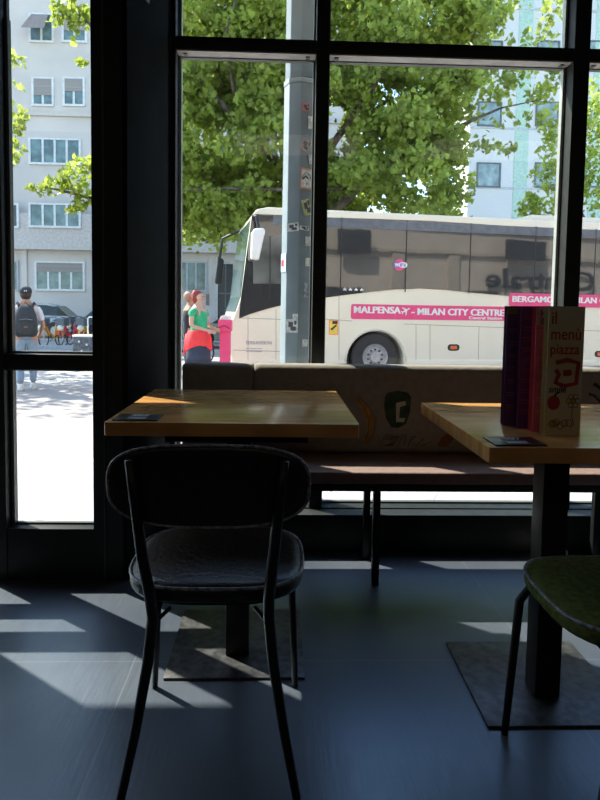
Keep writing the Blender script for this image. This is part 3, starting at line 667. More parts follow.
MB(w).box(XA0, XA1, YB_, YB_+9, G+.1, 19.5).build('wall', BLD, A)
m = MB(w); m.box(XA0, XA1, YB_-.45, YB_, zc-.12, zc+1.6).box(XA0, XA1, YB_-.12, YB_, zs-.12, zs+.12)
m.build('string_course', mat('render_band', (.55, .50, .46), .9), A)
def U(px, py, dy=0): v = at(px, py, YB_+dy); return v.x, v.z
def pxwin(xa, xb, ya, yb, panes, sh=0, dy=0, **k):
    xm = (xa+xb)/2; a, _ = U(xa, (ya+yb)/2, dy); b2, _ = U(xb, (ya+yb)/2, dy); _, zt_ = U(xm, ya, dy); _, zb = U(xm, yb, dy)
    return window_at(A, YB_+dy, a, b2, zb, zt_, panes, sh, **k)
pxwin(31, 52, 15, 41, 2, 0); pxwin(64, 85, 15, 41, 2, .6); pxwin(34, 52, 79, 104.5, 2, .65); pxwin(65, 83, 79, 104.5, 2, .5)
pxwin(31, 79, 140, 163, 4); pxwin(31, 79, 205, 226, 4, 0, -.45); pxwin(37, 83, 263, 289, 4, .35)
pxwin(2, 17, 205, 226, 2, 0, -.45, pane=mat('dark_pane', (.04, .05, .05), .2)); pxwin(0, 17, 262, 289, 2, 0, frame=mat('grey_frame', (.4, .41, .42), .6)); pxwin(-20, 12, 140, 163, 3)
pxwin(178, 205, 263, 290, 3, 0, frame=MATS['grey_frame'])
for xa in (112, 160, 208, 256):
    pxwin(xa, xa+34, 205, 226, 3, 0, -.45); pxwin(xa, xa+34, 140, 163, 3, .3); pxwin(xa, xa+20, 79, 104, 2, .5); pxwin(xa, xa+20, 15, 41, 2, .4)
pxwin(120, 150, 263, 289, 3, .35)
# window recess surround + door
a, _ = U(218, 300); b2, _ = U(233, 300); _, zt_ = U(225, 264)
d = MB(w).box(a, b2, YB_-.06, YB_+.02, G+.1, zt_).build('entrance_door', mat('dark_door', (.035, .04, .045), .35), A)
m = MB(w); m.box(a-.12, a, YB_-.14, YB_, G+.1, zt_+.12).box(b2, b2+.12, YB_-.14, YB_, G+.1, zt_+.12).box(a, b2, YB_-.14, YB_, zt_, zt_+.12).build('door_surround', mat('surround_stone', (.5, .48, .47), .9), A)
m = MB(w); m.box(a, b2, YB_-.08, YB_-.05, 1.75, 1.83).box((a+b2)/2-.03, (a+b2)/2+.03, YB_-.08, YB_-.05, G+.1, zt_).build('door_rail', mat('door_rail_grey', (.12, .12, .13), .5), d)
MB(w).box(*sorted((U(206, 300)[0], U(209, 300)[0])), YB_-.05, YB_, 1.2, 1.75).build('wall_plate', mat('brown_plate', (.25, .17, .14), .6), A)
aw = [U(29, 34), U(52, 33)]; xl, zl = U(29, 35); xr, _ = U(51, 35); _, zt_ = U(40, 15)
MB(w).add([(xl, YB_-.9, zl), (xr, YB_-.9, zl), (xr-.1, YB_-.08, zt_), (xl+.15, YB_-.08, zt_), (xl, YB_-.9, zl-.04), (xr, YB_-.9, zl-.04), (xr-.1, YB_-.08, zt_-.05), (xl+.15, YB_-.08, zt_-.05)], [(0, 1, 2, 3), (4, 7, 6, 5), (0, 4, 5, 1), (1, 5, 6, 2), (2, 6, 7, 3), (3, 7, 4, 0)]).build('awning', AWN, A)
MB(w).box(XA0-.2, XA1+.2, YB_-.5, YB_+9.2, 19.5, 19.9).build('roof_edge', mat('roof_edge_grey', (.4, .38, .37), .8), A)
# pilaster strips between bays
m = MB(w)
for px in (24, 96): x, _ = U(px, 200); m.box(x-.12, x+.12, YB_-.10, YB_, G+.1, zc-.12)
m.build('pilaster', BLD, A)

Y2 = 38.0
B = thing('apartment_building', 'white apartment block with mint green stripes behind the tree at right', 'building', (22, Y2+5, G+.1)); w = B.location
def V(px, py): v = at(px, py, Y2); return v.x, v.z
bx0 = V(468, 180)[0]
MB(w).box(bx0, 34, Y2, Y2+3, G+.1, 21).build('wall', BLD2, B)
m = MB(w)
for px in (516, 440, 592): x = V(px, 150)[0]; m.box(x-.1, x+.75, Y2-.03, Y2, G+.1, 21) if x > bx0-.2 else None
m.build('mint_stripe', MINT, B)
m = MB(w)
for py in (188, 128, 68, 8): z = V(500, py)[1]; m.box(bx0, 34, Y2-.05, Y2, z-.06, z+.06)
m.build('string_course', mat('panel_joint_grey', (.50, .53, .56), .8), B)
def vw(xa, xb, ya, yb, **k):
    xm = (xa+xb)/2; ym = (ya+yb)/2; return window_at(B, Y2, V(xa, ym)[0], V(xb, ym)[0], V(xm, yb)[1], V(xm, ya)[1], 1, **k)
for k in range(3):
    for xa, xb in ((478, 499), (536, 556), (585, 605)):
        vw(xa+k, xb+k, 166-61*k-2, 188-61*k-2, frame=mat('dark_window_frame', (.12, .13, .14), .5), pane=mat('green_grey_pane', (.25, .33, .33), .2, var=.3, scale=2))
MB(w).box(bx0-.2, 34.2, Y2-.3, Y2+3.2, 21, 21.3).build('roof_edge', MATS['roof_edge_grey'], B)

# ================================================================== trees
LS = [(0, 0), (.16, .10), (.42, .02), (.34, .22), (.50, .42), (.26, .46), (.30, .72), (.12, .64), (0, 1.0), (-.12, .64), (-.30, .72), (-.26, .46), (-.50, .42), (-.34, .22), (-.42, .02), (-.16, .10)]
def leaves(m, clumps, size=.19):
    for (cx, cy, cz, rr, cnt) in clumps:
        for _ in range(cnt):
            while True:
                d = Vector((random.uniform(-1, 1), random.uniform(-1, 1), random.uniform(-1, 1)))
                if d.length <= 1: break
            P = Vector((cx, cy, cz))+Vector((d.x*rr, d.y*rr, d.z*rr*.75))
            if mnoise.noise(P*.9) < -.24: continue
            s = size*random.uniform(.6, 1.25)
            M = Matrix.Translation(P) @ Matrix.Rotation(random.uniform(0, 6.28), 4, 'Z') @ Matrix.Rotation(random.gauss(R(120), .85), 4, 'X') @ Matrix.Rotation(random.gauss(0, .8), 4, 'Y')
            k = len(m.v); fold = random.uniform(-.25, .25)
            for x, y in LS: m.v.append(tuple(M @ Vector((x*s, (y-.3)*s, abs(x)*s*fold)) - m.o))
            m.f.append(tuple(range(k, k+16)))
def tree(loc, label, clumps, limbs, lm=LEAF, size=.19, group=None, tr=.22):
    t = thing('plane_tree', label, 'tree', loc, group=group)
    m = MB(loc); leaves(m, clumps, size); me = bpy.data.meshes.new('foliage'); me.from_pydata(m.v, [], m.f); f = bpy.data.objects.new('foliage', me); col.objects.link(f); me.materials.append(lm); f.parent = t
    b_ = MB(loc)
    for pts, r_ in limbs: b_.tube(pts, r_, 8)
    b_.build('trunk', BARK, t, smooth=True)
    return t
random.seed(11)
def crown(n_, xr, yr, zr, inside, rr, cnt):
    out_ = []
    while len(out_) < n_:
        x, y, z = random.uniform(*xr), random.uniform(*yr), random.uniform(*zr)
        if inside(x, y, z): out_.append((x, y, z, random.uniform(*rr), cnt))
    return out_
# main tree right behind the coach
def inA(x, y, z):
    k = y/18.5
    left = x > -3.4; right = x < 5.1*k+max(0, (z-5.0))*.20
    bottom = z > (3.5 if x > -1.2 else 2.9)+.55
    return left and right and bottom
cA = crown(330, (-3.3, 7), (17, 21), (3.4, 11.2), inA, (.6, 1.0), 260)
cA += [(*at(px, py, 18.4), r_, c_) for px, py, r_, c_ in ((480, 70, .6, 110), (500, 86, .5, 80), (520, 74, .5, 80), (541, 92, .5, 80), (556, 80, .45, 60), (498, 118, .55, 80), (528, 126, .5, 70), (552, 118, .45, 50), (486, 142, .5, 80), (508, 150, .3, 26), (562, 62, .45, 60), (478, 22, .6, 100), (510, 8, .6, 80), (542, 30, .5, 70), (560, 8, .6, 80), (450, 30, .7, 120), (520, 44, .5, 60), (500, 100, .4, 50), (545, 60, .4, 50), (536, 140, .3, 26), (470, 180, .3, 30))]
limbsA = [([(1.2, 19, G), (1.3, 19, 3), (1.1, 19, 6), (1.0, 19.1, 9), (1.2, 19, 12)], [.32, .28, .22, .14, .05]),
          ([(1.2, 19, 3.6), (2.8, 18.6, 5.2), (4.6, 18.4, 6.2), (6.4, 18.3, 7.0), (7.6, 18.4, 7.3)], [.16, .12, .07, .03, .01]),
          ([(1.2, 19, 4.2), (-.6, 18.6, 5.8), (-2.2, 18.2, 7.4), (-3.2, 18, 9)], [.14, .10, .07, .03]),
          ([(1.2, 19, 5.5), (2.6, 18.2, 7.4), (3.6, 17.9, 9.6), (4.4, 17.8, 11.5)], [.12, .09, .06, .02]),
          ([(-1.2, 18.3, 6.6), (-1.6, 17.6, 8.4), (-1.0, 17.4, 10.2)], [.07, .05, .02]), ([(2.2, 18.6, 4.7), (1.2, 17.6, 4.4), (-1.5, 17.2, 4.3), (-2.6, 17.1, 4.2)], [.06, .05, .04, .02])]
tree((1.2, 19, G-.002), 'big green plane tree rising behind the coach and the post', cA, limbsA, LEAF)
# left tree whose branches cross the narrow left pane and the left of the big window
def L(px, py, Y=18): v = at(px, py, Y); return (v.x, v.y, v.z)
cB = [(*L(72, 8), .55, 110), (*L(84, 20), .55, 110), (*L(86, 42), .40, 60), (*L(82, 60, 18), .22, 22), (*L(62, 12), .35, 40), (*L(55, 22), .2, 16), (*L(58, 186), .42, 70), (*L(72, 178), .5, 80), (*L(84, 168), .5, 80), (*L(42, 190), .25, 22), (*L(84, 195), .4, 50), (*L(72, 212), .2, 16), (*L(30, 188), .13, 7), (*L(78, 208), .25, 20)]
cB += crown(60, (-5.2, -3.0), (17, 20), (3.3, 12.5), lambda x, y, z: x > -4.9 or z > 12, (.6, .95), 130)
cB += [(*L(px, py, 17.5), .7, 110) for px, py in ((196, 205), (214, 215), (205, 190), (226, 200), (196, 232), (210, 238), (190, 180))]
limbsB = [([(-4.0, 18.6, G), (-4.0, 18.6, 3.2), (-4.1, 18.6, 6), (-4.0, 18.5, 9), (-4, 18.5, 12)], [.30, .26, .2, .13, .05]),
          ([(-4.0, 18.6, 3.0), (-4.8, 18.3, 4.0), L(60, 190), L(36, 186)], [.10, .07, .035, .01]), ([(-4.1, 18.6, 7.2), (-5, 18.3, 8.4), L(80, 10)], [.10, .07, .03]),
          ([(-4.0, 18.6, 3.6), (-3.2, 18, 4.6), (-2.2, 17.6, 4.4), L(212, 225, 17.5)], [.09, .07, .04, .02])]
tree((-4.0, 18.6, G-.002), 'yellow-green plane tree whose branches show in the narrow left pane', cB, limbsB, LEAF2)
# far left tree
cC = [(*L(13, 62, 17), .35, 40), (*L(14, 90, 17), .4, 50), (*L(12, 115, 17), .4, 50), (*L(16, 128, 17), .25, 20), (*L(11, 148, 17), .35, 45), (*L(8, 160, 17), .3, 30)]
cC += crown(60, (-13, -8.6), (13.5, 18), (4.0, 9.5), lambda x, y, z: True, (.7, 1.1), 110)
tree((-10.5, 16, G-.002), 'plane tree seen only as leaf tips along the left edge of the narrow pane', cC, [([(-10.5, 16, G), (-10.5, 16, 3), (-10.3, 16, 6), (-10.2, 16, 9)], [.3, .26, .2, .08]), ([(-10.5, 16, 4), (-9, 16.5, 5), L(12, 120, 17)], [.1, .07, .02])], LEAF)
# right trees, farther and brighter
cD = [(*L(px, py, 25), r_, int(c_*1.9)) for px, py, r_, c_ in ((556, 200, 1.1, 170), (540, 208, .9, 130), (566, 178, 1.1, 170), (548, 178, .8, 110), (562, 150, 1.0, 140), (535, 195, .45, 40), (528, 212, .5, 50), (590, 200, 1.2, 180), (600, 175, 1.2, 180), (604, 150, 1.2, 170), (598, 120, 1.1, 150), (606, 95, 1.2, 150), (575, 125, .7, 70), (625, 190, 1.6, 200), (630, 150, 1.6, 200), (552, 132, .5, 40), (566, 105, .4, 30), (620, 110, 1.4, 160))]
p = L(600, 300, 25)
tree((p[0], 25.2, G+.10), 'bright yellow-green plane tree beyond the coach at the right edge', cD, [([(p[0], 25.2, G), (p[0], 25.2, 3.4), (p[0]+.2, 25.1, 6), (p[0], 25, 9)], [.3, .25, .18, .05]), ([(p[0], 25.2, 3.6), L(565, 180, 25)], [.12, .04])], LEAF2)

# ================================================================== parked car and shared bicycles
def car(loc, rz, label, paint, group=None):
    t = thing('parked_car', label, 'car', loc, rz, group=group)
    def ar(c, r=.36, k=10): return [(c+r*math.cos(math.pi*i/k), .32+r*math.sin(math.pi*i/k)) for i in range(k+1)]
    o_ = [(-2.05, .28), (-2.15, .45), (-2.12, .68), (-1.9, .80), (-1.0, .92), (1.0, .95), (1.75, .93), (2.05, .85), (2.1, .5), (2.05, .28)]+[(1.66, .28)]+ar(1.3)+[(.94, .28), (-.94, .28)]+ar(-1.3)+[(-1.66, .28)]
    MB().prism(o_, -.86, .86, 'y').build('car_body', paint, t, bevel=.05, seg=2)
    rg = []
    for y, k in ((-.80, 0), (-.62, 1), (.62, 1), (.80, 0)):
        rg.append([(-1.05, y, .90), (-.45, y, .90+.45*k), (-.2, y, .90+.53*k), (.9, y, .90+.54*k), (1.35, y, .90+.42*k), (1.8, y, .90)])
    MB().loft(rg).build('cabin', mat('car_glass', (.05, .06, .065), .08), t)
    MB().loft([[(-.42, y, 1.36), (-.2, y, 1.44), (.9, y, 1.455), (1.32, y, 1.34), (1.3, y, 1.32), (-.4, y, 1.33)] for y in (-.64, .64)]).build('roof', paint, t, bevel=.01)
    for y in (-.72, .72): MB().tube([(.35, y*1.09, .92), (.35, y*.9, 1.40)], .03, 6).build('door_pillar', paint, t)
    for c in (-1.3, 1.3):
        for y in (-.86, .68): MB().lathe([(.05, 0), (.22, .0), (.32, .01), (.32, .17), (.05, .18)], (c, y, .32), 'y', 18).build('tyre', DARKP, t); MB().lathe([(.03, -.012), (.18, -.012), (.19, .004)], (c, y, .32), 'y', 14).build('wheel_rim', mat('wheel_rim_grey', (.5, .5, .5)), t)
    for y in (-.62, .62): MB().box(-2.14, -2.02, y-.16, y+.16, .58, .70).build('headlight', MATS['headlight_glass'], t, bevel=.02)
    MB().box(-.66, -.5, -1.0, -.84, .90, 1.02).build('side_mirror', paint, t, bevel=.02)
    return t
gcar = mat('grey_car_paint', (.16, .19, .18), .25, coat=.6); bcar = mat('blue_car_paint', (.13, .18, .26), .22, coat=.6); scar = mat('silver_car_paint', (.38, .42, .46), .22, coat=.6)
p = at(228, 345, 23.9)
car((p.x+.5, 24.3-.9, G), R(4), 'grey-green car parked behind the two women beside the coach front', gcar)
p = at(50, 330, 27); car((-10.6, 27.0, G+.10), R(2), 'pale blue car parked behind the yellow and red bicycles', scar, None)
p = at(80, 330, 27); car((-6.35, 27.3, G+.10), R(181), 'dark blue car parked behind the bicycles, half hidden by the door frame', bcar, None)
def torus(m, c, R_, r_, n=24): m.tube([(c[0]+R_*math.cos(2*math.pi*i/n), c[1], c[2]+R_*math.sin(2*math.pi*i/n)) for i in range(n)], r_, 6, True)
def bike(loc, rz, label, colr):
    t = thing('shared_bicycle', label, 'bicycle', loc, rz, group='parked shared bicycles')
    for x in (-.53, .53):
        m = MB(); torus(m, (x, 0, .33), .315, .022); w_ = m.build('tyre', DARKP, t)
        m = MB()
        for i in range(12): a = i*.5236; m.tube([(x, 0, .33), (x+.3*math.cos(a), 0, .33+.3*math.sin(a))], .003, 4)
        m.ball((x, 0, .33), .03, 8).build('spokes', SILVER, w_)
    m = MB(); m.tube([(-.53, 0, .33), (-.15, 0, .30), (.28, 0, .62), (.38, 0, .80)], .028, 8); m.tube([(-.15, 0, .30), (-.30, 0, .88)], .022, 8); m.tube([(-.53, 0, .33), (-.26, 0, .72)], .014, 6); m.tube([(.53, 0, .33), (.38, 0, .80), (.34, 0, 1.02)], .02, 8)
    m.build('bicycle_frame', colr, t)
    for s_, nm in ((-1, 'rear'), (1, 'front')):
        m = MB(); c = s_*.53
        pts = [(c+.36*math.cos(R(a)), .33+.36*math.sin(R(a))) for a in (range(20, 171, 15) if s_ > 0 else range(10, 175, 15))]
        inn = [(c+(.2 if s_ < 0 else .30)*math.cos(R(a)), .33+(.2 if s_ < 0 else .30)*math.sin(R(a))) for a in (range(170, 19, -15) if s_ > 0 else range(174, 9, -15))]
        m.prism(pts+inn, -.035, .035, 'y'); m.build('mudguard', colr, t)
    MB().loft([[(-.46, y*1.0, .90), (-.46, y, .95), (-.3, y*.6, .96), (-.16, y*.3, .94), (-.16, y*.3, .91)] for y in (-.10, -.04, .04, .10)]).build('saddle', DARKP, t)
    MB().tube([(.18, -.28, 1.06), (.30, -.20, 1.06), (.34, 0, 1.03), (.30, .20, 1.06), (.18, .28, 1.06)], .014, 6).build('handlebar', BLACKM, t)
    m = MB(); m.prism([(.42, .76), (.72, .80), (.76, 1.02), (.40, 1.02)], -.16, -.15); m.prism([(.42, .76), (.72, .80), (.76, 1.02), (.40, 1.02)], .15, .16)
    m.box(.42, .72, -.15, .15, .77, .79); m.box(.73, .76, -.15, .15, .80, 1.02); m.build('basket', mat('dark_basket', (.10, .12, .15), .5), t)
    MB().ball((.70, 0, .70), (.08, .12, .12), 10).build('headlight', mat('cream_lamp', (.80, .76, .62), .4), t, smooth=True)
    MB().tube([(-.15, -.02, .30), (-.12, -.16, .18)], .012, 6).build('pedal', BLACKM, t)
    return t
YEL = mat('amber_bicycle_paint', (.78, .36, .03), .4); REDP = mat('red_bicycle_paint', (.70, .03, .05), .4); BLKP = mat('black_bicycle_paint', (.03, .03, .035), .4)
for px, colr, lab in ((46.5, YEL, 'amber-yellow shared bicycle nearest the man with the backpack'), (65.5, REDP, 'red shared bicycle between the two yellow ones'), (85, YEL, 'amber-yellow shared bicycle next to the dark suitcase'), (56, BLKP, 'black bicycle between the yellow and the red one'), (75, BLKP, 'black bicycle just right of the red one')):
    p = at(px, 340, 22.2); bike((p.x+.12, 22.4 if colr is not BLKP else 24.15, G), R(-100), lab, colr)
p = at(184, 350, 15.5); bike((p.x-.1, 15.6, G), R(200), 'black bicycle behind the two women at the window edge', BLKP)
# row of posts/rail for the bikes
tag(MB((-9, 21.2, G)).box(-11.5, -4.5, 21.1, 21.35, G-.004, G+.12).build('bicycle_dock', mat('dock_grey', (.35, .38, .42), .7)), 'low grey dock strip in front of the parked bicycles', 'bicycle dock')

# ================================================================== people
SKIN = mat('tanned_skin', (.45, .24, .16), .6, var=.06); SKIN2 = mat('light_skin', (.56, .34, .25), .6, var=.06)
def skin(name, chains, m, parent, sub=1, root=0, label=None):
    """chains: list of lists of (point, radius); shared points merge"""
    vs = []; es = []; rd = []; idx = {}
    for ch in chains:
        prev = None
        for P, r in ch:
            k = tuple(round(c, 4) for c in P)
            if k not in idx: idx[k] = len(vs); vs.append(P); rd.append(r)
            i = idx[k]
            if prev is not None and prev != i: es.append((prev, i))
            prev = i
    me = bpy.data.meshes.new(name); me.from_pydata(vs, es, []); ob = bpy.data.objects.new(name, me); col.objects.link(ob)
    md = ob.modifiers.new('s', 'SKIN'); md.use_smooth_shade = True
    sv = me.skin_vertices[0] if me.skin_vertices else None
    if sv is None:
        bpy.context.view_layer.objects.active = ob; bpy.ops.object.mode_set(mode='EDIT'); bpy.ops.object.mode_set(mode='OBJECT')
        bm_ = bmesh.new(); bm_.from_mesh(me); lay = bm_.verts.layers.skin.verify(); bm_.to_mesh(me); bm_.free(); sv = me.skin_vertices[0]
    for i, r in enumerate(rd):
        sv.data[i].radius = (r, r) if not isinstance(r, tuple) else r
        sv.data[i].use_root = (i == root)
    sd = ob.modifiers.new('u', 'SUBSURF'); sd.levels = sub; sd.render_levels = sub
    dg = bpy.context.evaluated_depsgraph_get(); dg.update(); ev = ob.evaluated_get(dg)
    nm_ = bpy.data.meshes.new_from_object(ev); ob.modifiers.clear(); ob.data = nm_; nm_.name = name
    nm_.materials.clear(); nm_.materials.append(m)
    for p_ in nm_.polygons: p_.use_smooth = True
    ob.parent = parent
    if label: ob['label'] = label
    return ob
def human(loc, rz, label, skinm, arms, shirt, legs, hair, shoe, sk=1, sleeves=.45, skirt=None, long_trousers=True, feet=None, bulk=1.0, group=None, lean=0):
    """faces local -Y; arms = [(elbow, wrist)] right(-x), left(+x)"""
    t = thing('person', label, 'person', loc, rz, group=group); b = bulk
    pel = Vector((0, 0, .96)); belly = Vector((0, -.01, 1.10)); chest = Vector((0, .0+lean*.5, 1.30)); nb = Vector((0, .01+lean, 1.46)); nk = Vector((0, .0+lean, 1.54)); hd = Vector((0, -.012+lean, 1.66)); ht = Vector((0, .0+lean, 1.72))
    ch = [[(pel, .125*b), (belly, .12*b), (chest, .14*b), (nb, .075), (nk, .053), (hd-Vector((0, 0, .055)), .070), (hd, .088), (ht, .070)]]
    ch.append([(hd, .088), (hd+Vector((0, -.088, -.015)), .017)])          # nose
    for s in (-1, 1): ch.append([(hd, .088), (hd+Vector((s*.083, .012, -.01)), .016)])   # ears
    def limb_arm(s, elb, wr):
        sh = Vector((s*.175*b, lean*.8, 1.40)); elb = Vector(elb); wr = Vector(wr)
        d = (wr-elb).normalized(); palm = wr+d*.07
        c = [(nb, .075), (sh, .058), ((sh+elb)/2, .047), (elb, .040), ((elb+wr)/2, .036), (wr, .026), (palm, .034)]
        out_ = [c]; side = d.cross(Vector((0, 1, 0))).normalized() if abs(d.y) < .9 else Vector((1, 0, 0)); nrm = d.cross(side)
        for i, ln in enumerate((.075, .085, .080, .062)):
            k = palm+side*(-.027+.018*i)*1.0+d*.03; q = k+d*ln*.5+nrm*.006; e_ = q+d*ln*.4+nrm*.02
            out_.append([(palm, .034), (k, .0095), (q, .009), (e_, .008)])
        th = palm-d*.035-side*.034; out_.append([(palm, .034), (th, .011), (th+d*.035-side*.015, .009)])
        return out_, sh
    shs = []
    for s, (e_, w_) in zip((-1, 1), arms):
        a_, sh = limb_arm(s, e_, w_); ch += a_; shs.append((sh, Vector(e_), Vector(w_)))
    lg = []
    for s, (kn, an) in zip((-1, 1), legs):
        hp = Vector((s*.09, 0, .90)); kn = Vector(kn); an = Vector(an); lg.append((hp, kn, an))
        ch.append([(pel, .125*b), (hp, .095*b), ((hp+kn)/2, .078*b), (kn, .055), ((kn*.6+an*.4), .055), (an, .036), (an+Vector((0, -.06, -.045)), .034), (an+Vector((0, -.15, -.06)), .028)])
    skin('body', ch, skinm, t, 1)
    # eyes and mouth
    fm = MB()
    for s in (-1, 1): fm.ball(hd+Vector((s*.032, -.082, .005)), .009, 6)
    fm.build('eyes', mat('dark_eye', (.03, .02, .02), .3), t)
    MB().ball(hd+Vector((0, -.080, -.052)), (.024, .008, .007), 6).build('mouth', mat('lip', (.45, .14, .12), .6), t)
    if shirt:
        sc = [[(pel+Vector((0, 0, -.07)), .135*b), (pel+Vector((0, 0, -.01)), .142*b), (belly, .135*b), (chest, .155*b), (nb+Vector((0, 0, -.02)), .080), (nb+Vector((0, 0, .03)), .064)]]
        for (sh, e_, w_) in shs:
            q = sh.lerp(e_, min(1, sleeves/.5)) if sleeves <= .5 else e_
            c = [(nb+Vector((0, 0, -.02)), .080), (sh, .070), (sh.lerp(q, .5), .064), (q, .058)]
            if sleeves > .5: c.append((w_, .04))
            sc.append(c)
        skin('shirt', sc, shirt, t, 1)
    if long_trousers is not None and skirt is None:
        pc_ = [[(pel+Vector((0, 0, .06)), .135*b), (pel, .140*b)]]
        for (hp, kn, an) in lg:
            pc_.append([(pel, .14*b), (hp, .108*b), ((hp+kn)/2, .09*b), (kn, .072), (an.lerp(kn, .5), .066), (an+Vector((0, 0, .03)), .058)])
        skin('trousers', pc_, long_trousers, t, 1, root=1)
    if skirt:
        m_, zb = skirt; rg = []
        for z, rx, ry in ((1.02, .150, .125), (.95, .175, .15), (.80, .195, .17), (.6, .205, .185), (zb, .215, .20), (zb+.01, .20, .185)):
            rg.append([(rx*b*math.cos(a*.2618)*(1+.03*math.sin(a*3)), ry*b*math.sin(a*.2618)*(1+.03*math.cos(a*5)), z) for a in range(24)])
        MB().loft(rg).build('skirt', m_, t, smooth=True)
    for (hp, kn, an) in lg:
        rg = []
        for z, fr, bk, w_ in ((0, .185, .075, .045), (.03, .19, .08, .05), (.06, .15, .07, .05), (.10, .055, .06, .046), (.12, .045, .052, .042)):
            rg.append([(an.x+w_*math.cos(a*.5236), an.y+(bk if math.sin(a*.5236) > 0 else fr)*math.sin(a*.5236), an.z-.09+z) for a in range(12)])
        MB().loft(rg).build('shoe', shoe, t, smooth=True)
    if hair: hair(t, hd)
    return t
TEE = mat('white_cotton', (.72, .70, .74), .9, var=.04); JEANS = mat('faded_jeans', (.25, .33, .42), .9, var=.1, scale=12); NAVY = mat('navy_cloth', (.03, .04, .07), .85)
GREEN = mat('bright_green_cloth', (.03, .42, .20), .8); REDC = mat('red_cloth', (.80, .05, .06), .8); BLKC = mat('black_cloth', (.025, .025, .03), .9)
HAIRD = mat('dark_hair', (.035, .022, .018), .6, scale=50); HAIRR = mat('auburn_hair', (.22, .035, .03), .6, scale=50); HAIRL = mat('light_brown_hair', (.38, .20, .14), .6, scale=50); SHOEW = mat('white_trainers', (.72, .68, .62), .6)
def cap_hair(t, hd):
    MB().ball(hd+Vector((0, .022, -.012)), (.094, .088, .10), 12).build('hair', HAIRD, t, smooth=True)
    MB().loft([[((.101-.0*k)*s_*math.cos(a*.2618), (.110)*s_*math.sin(a*.2618)+.006, hd.z+z) for a in range(24)] for k, (z, s_) in enumerate(((.012, 1), (.06, .99), (.10, .82), (.122, .45), (.126, .05)))]).build('cap', mat('navy_cap', (.03, .035, .05), .8), t, smooth=True)
    MB().prism([(-.075, -.09), (-.06, -.165), (0, -.185), (.06, -.165), (.075, -.09)], hd.z+.012, hd.z+.022, 'z').build('cap_peak', MATS['navy_cap'], t, bevel=.003)
    MB().box(-.018, .018, .108, .114, hd.z+.03, hd.z+.06).build('cap_badge', WHITE, t)
def bob(mt, r=.105, drop=.05, top=None):
    def f(t, hd):
        rg = [[(r*s_*math.cos(a*.2618)*(1+.04*math.sin(a*4)), .02+r*1.02*s_*math.sin(a*.2618)-(0 if math.sin(a*.2618) > 0 else -.045), hd.z+z) for a in range(24)] for z, s_ in ((-drop-.06, .55), (-drop, .93), (.0, 1.03), (.05, 1), (.10, .72), (.125, .25))]
        MB().loft(rg).build('hair', mt, t, smooth=True)
        if top: top(t, hd)
    return f
# man with the black backpack, back to us
mp_ = at(27, 388, 10.85)
MX, MY = mp_.x, 10.85
human((MX, MY, G), R(201), 'man in white t-shirt, dark cap and faded jeans walking away, seen from behind', SKIN,
      [((-.27, .02, 1.13), (-.22, -.16, .97)), ((.29, .04, 1.12), (.25, -.12, .93))], TEE, [((-.10, -.02, .50), (-.10, -.06, .09)), ((.10, 0, .50), (.10, .08, .09))], cap_hair, SHOEW, sleeves=.42, long_trousers=JEANS, bulk=1.12)
bp_ = thing('backpack', 'black backpack worn by the man in the white t-shirt', 'backpack', (MX, MY, G), R(21)); BPM = mat('black_nylon', (.03, .035, .04), .7, scale=40, var=.3)
rg = []
for z, wx, d in ((.93, .13, .14), (.96, .17, .19), (1.10, .185, .22), (1.25, .17, .20), (1.40, .13, .15), (1.47, .07, .08), (1.48, .02, .03)):
    rg.append([(x*1.0, -.165-d/2+y, z) for x, y in supell(wx, d/2, 3, 20)])
MB().loft(rg).build('bag_body', BPM, bp_, smooth=True)
MB().loft([[(x, y, z) for x, z in supell(.12*s_, .11*s_, 3.2, 20, (0, 1.08))] for y, s_ in ((-.37, 1), (-.405, 1), (-.41, .9))]).build('front_pocket', BPM, bp_, smooth=True)
m = MB(); m.tube([(-.10, -.395, 1.22), (0, -.40, 1.235), (.10, -.395, 1.22)], .004, 5); m.build('zip', mat('grey_zip', (.3, .3, .33), .5), bp_)
MB().box(-.03, .03, -.414, -.405, 1.09, 1.11).build('logo_patch', mat('faded_red_patch', (.30, .08, .08), .6), bp_)
for s in (-1, 1):
    MB().tube([(s*.09, -.18, 1.40), (s*.13, -.06, 1.505), (s*.145, .06, 1.475), (s*.15, .165, 1.34), (s*.155, .15, 1.15), (s*.17, -.05, 1.00), (s*.15, -.18, .98)], .02, 8).build('strap', BPM, bp_, smooth=True)
MB().tube([(-.03, -.17, 1.47), (0, -.17, 1.52), (.03, -.17, 1.47)], .008, 6).build('carry_loop', BPM, bp_)
# woman in green top with red cloth round the waist
wp = at(198.5, 350, 11.0)
def bun(t, hd): MB().ball(hd+Vector((0, .07, .07)), (.055, .055, .05), 10).build('hair_bun', HAIRR, t, smooth=True)
W_ = human((wp.x, 11.0, G), R(62), 'red-haired woman in a green top and dark skirt holding her hands in front', SKIN2,
      [((-.25, -.02, 1.15), (-.12, -.25, 1.08)), ((.25, -.02, 1.15), (.12, -.25, 1.10))], GREEN, [((-.09, -.02, .50), (-.10, .0, .09)), ((.09, -.02, .50), (.10, -.04, .09))], bob(HAIRR, .112, .06, bun), BLKC, sleeves=.22, skirt=(NAVY, .50), long_trousers=None, bulk=1.12)
rg = []
for z, rx, ry in ((1.07, .175, .155), (1.03, .205, .185), (.92, .23, .21), (.80, .245, .22), (.76, .23, .20)):
    rg.append([(rx*math.cos(a*.2618)*(1+.06*math.sin(a*2.2)), ry*math.sin(a*.2618)*(1+.06*math.cos(a*3)), z+.05*math.sin(a*.52)*(1 if z < .9 else 0)) for a in range(24)])
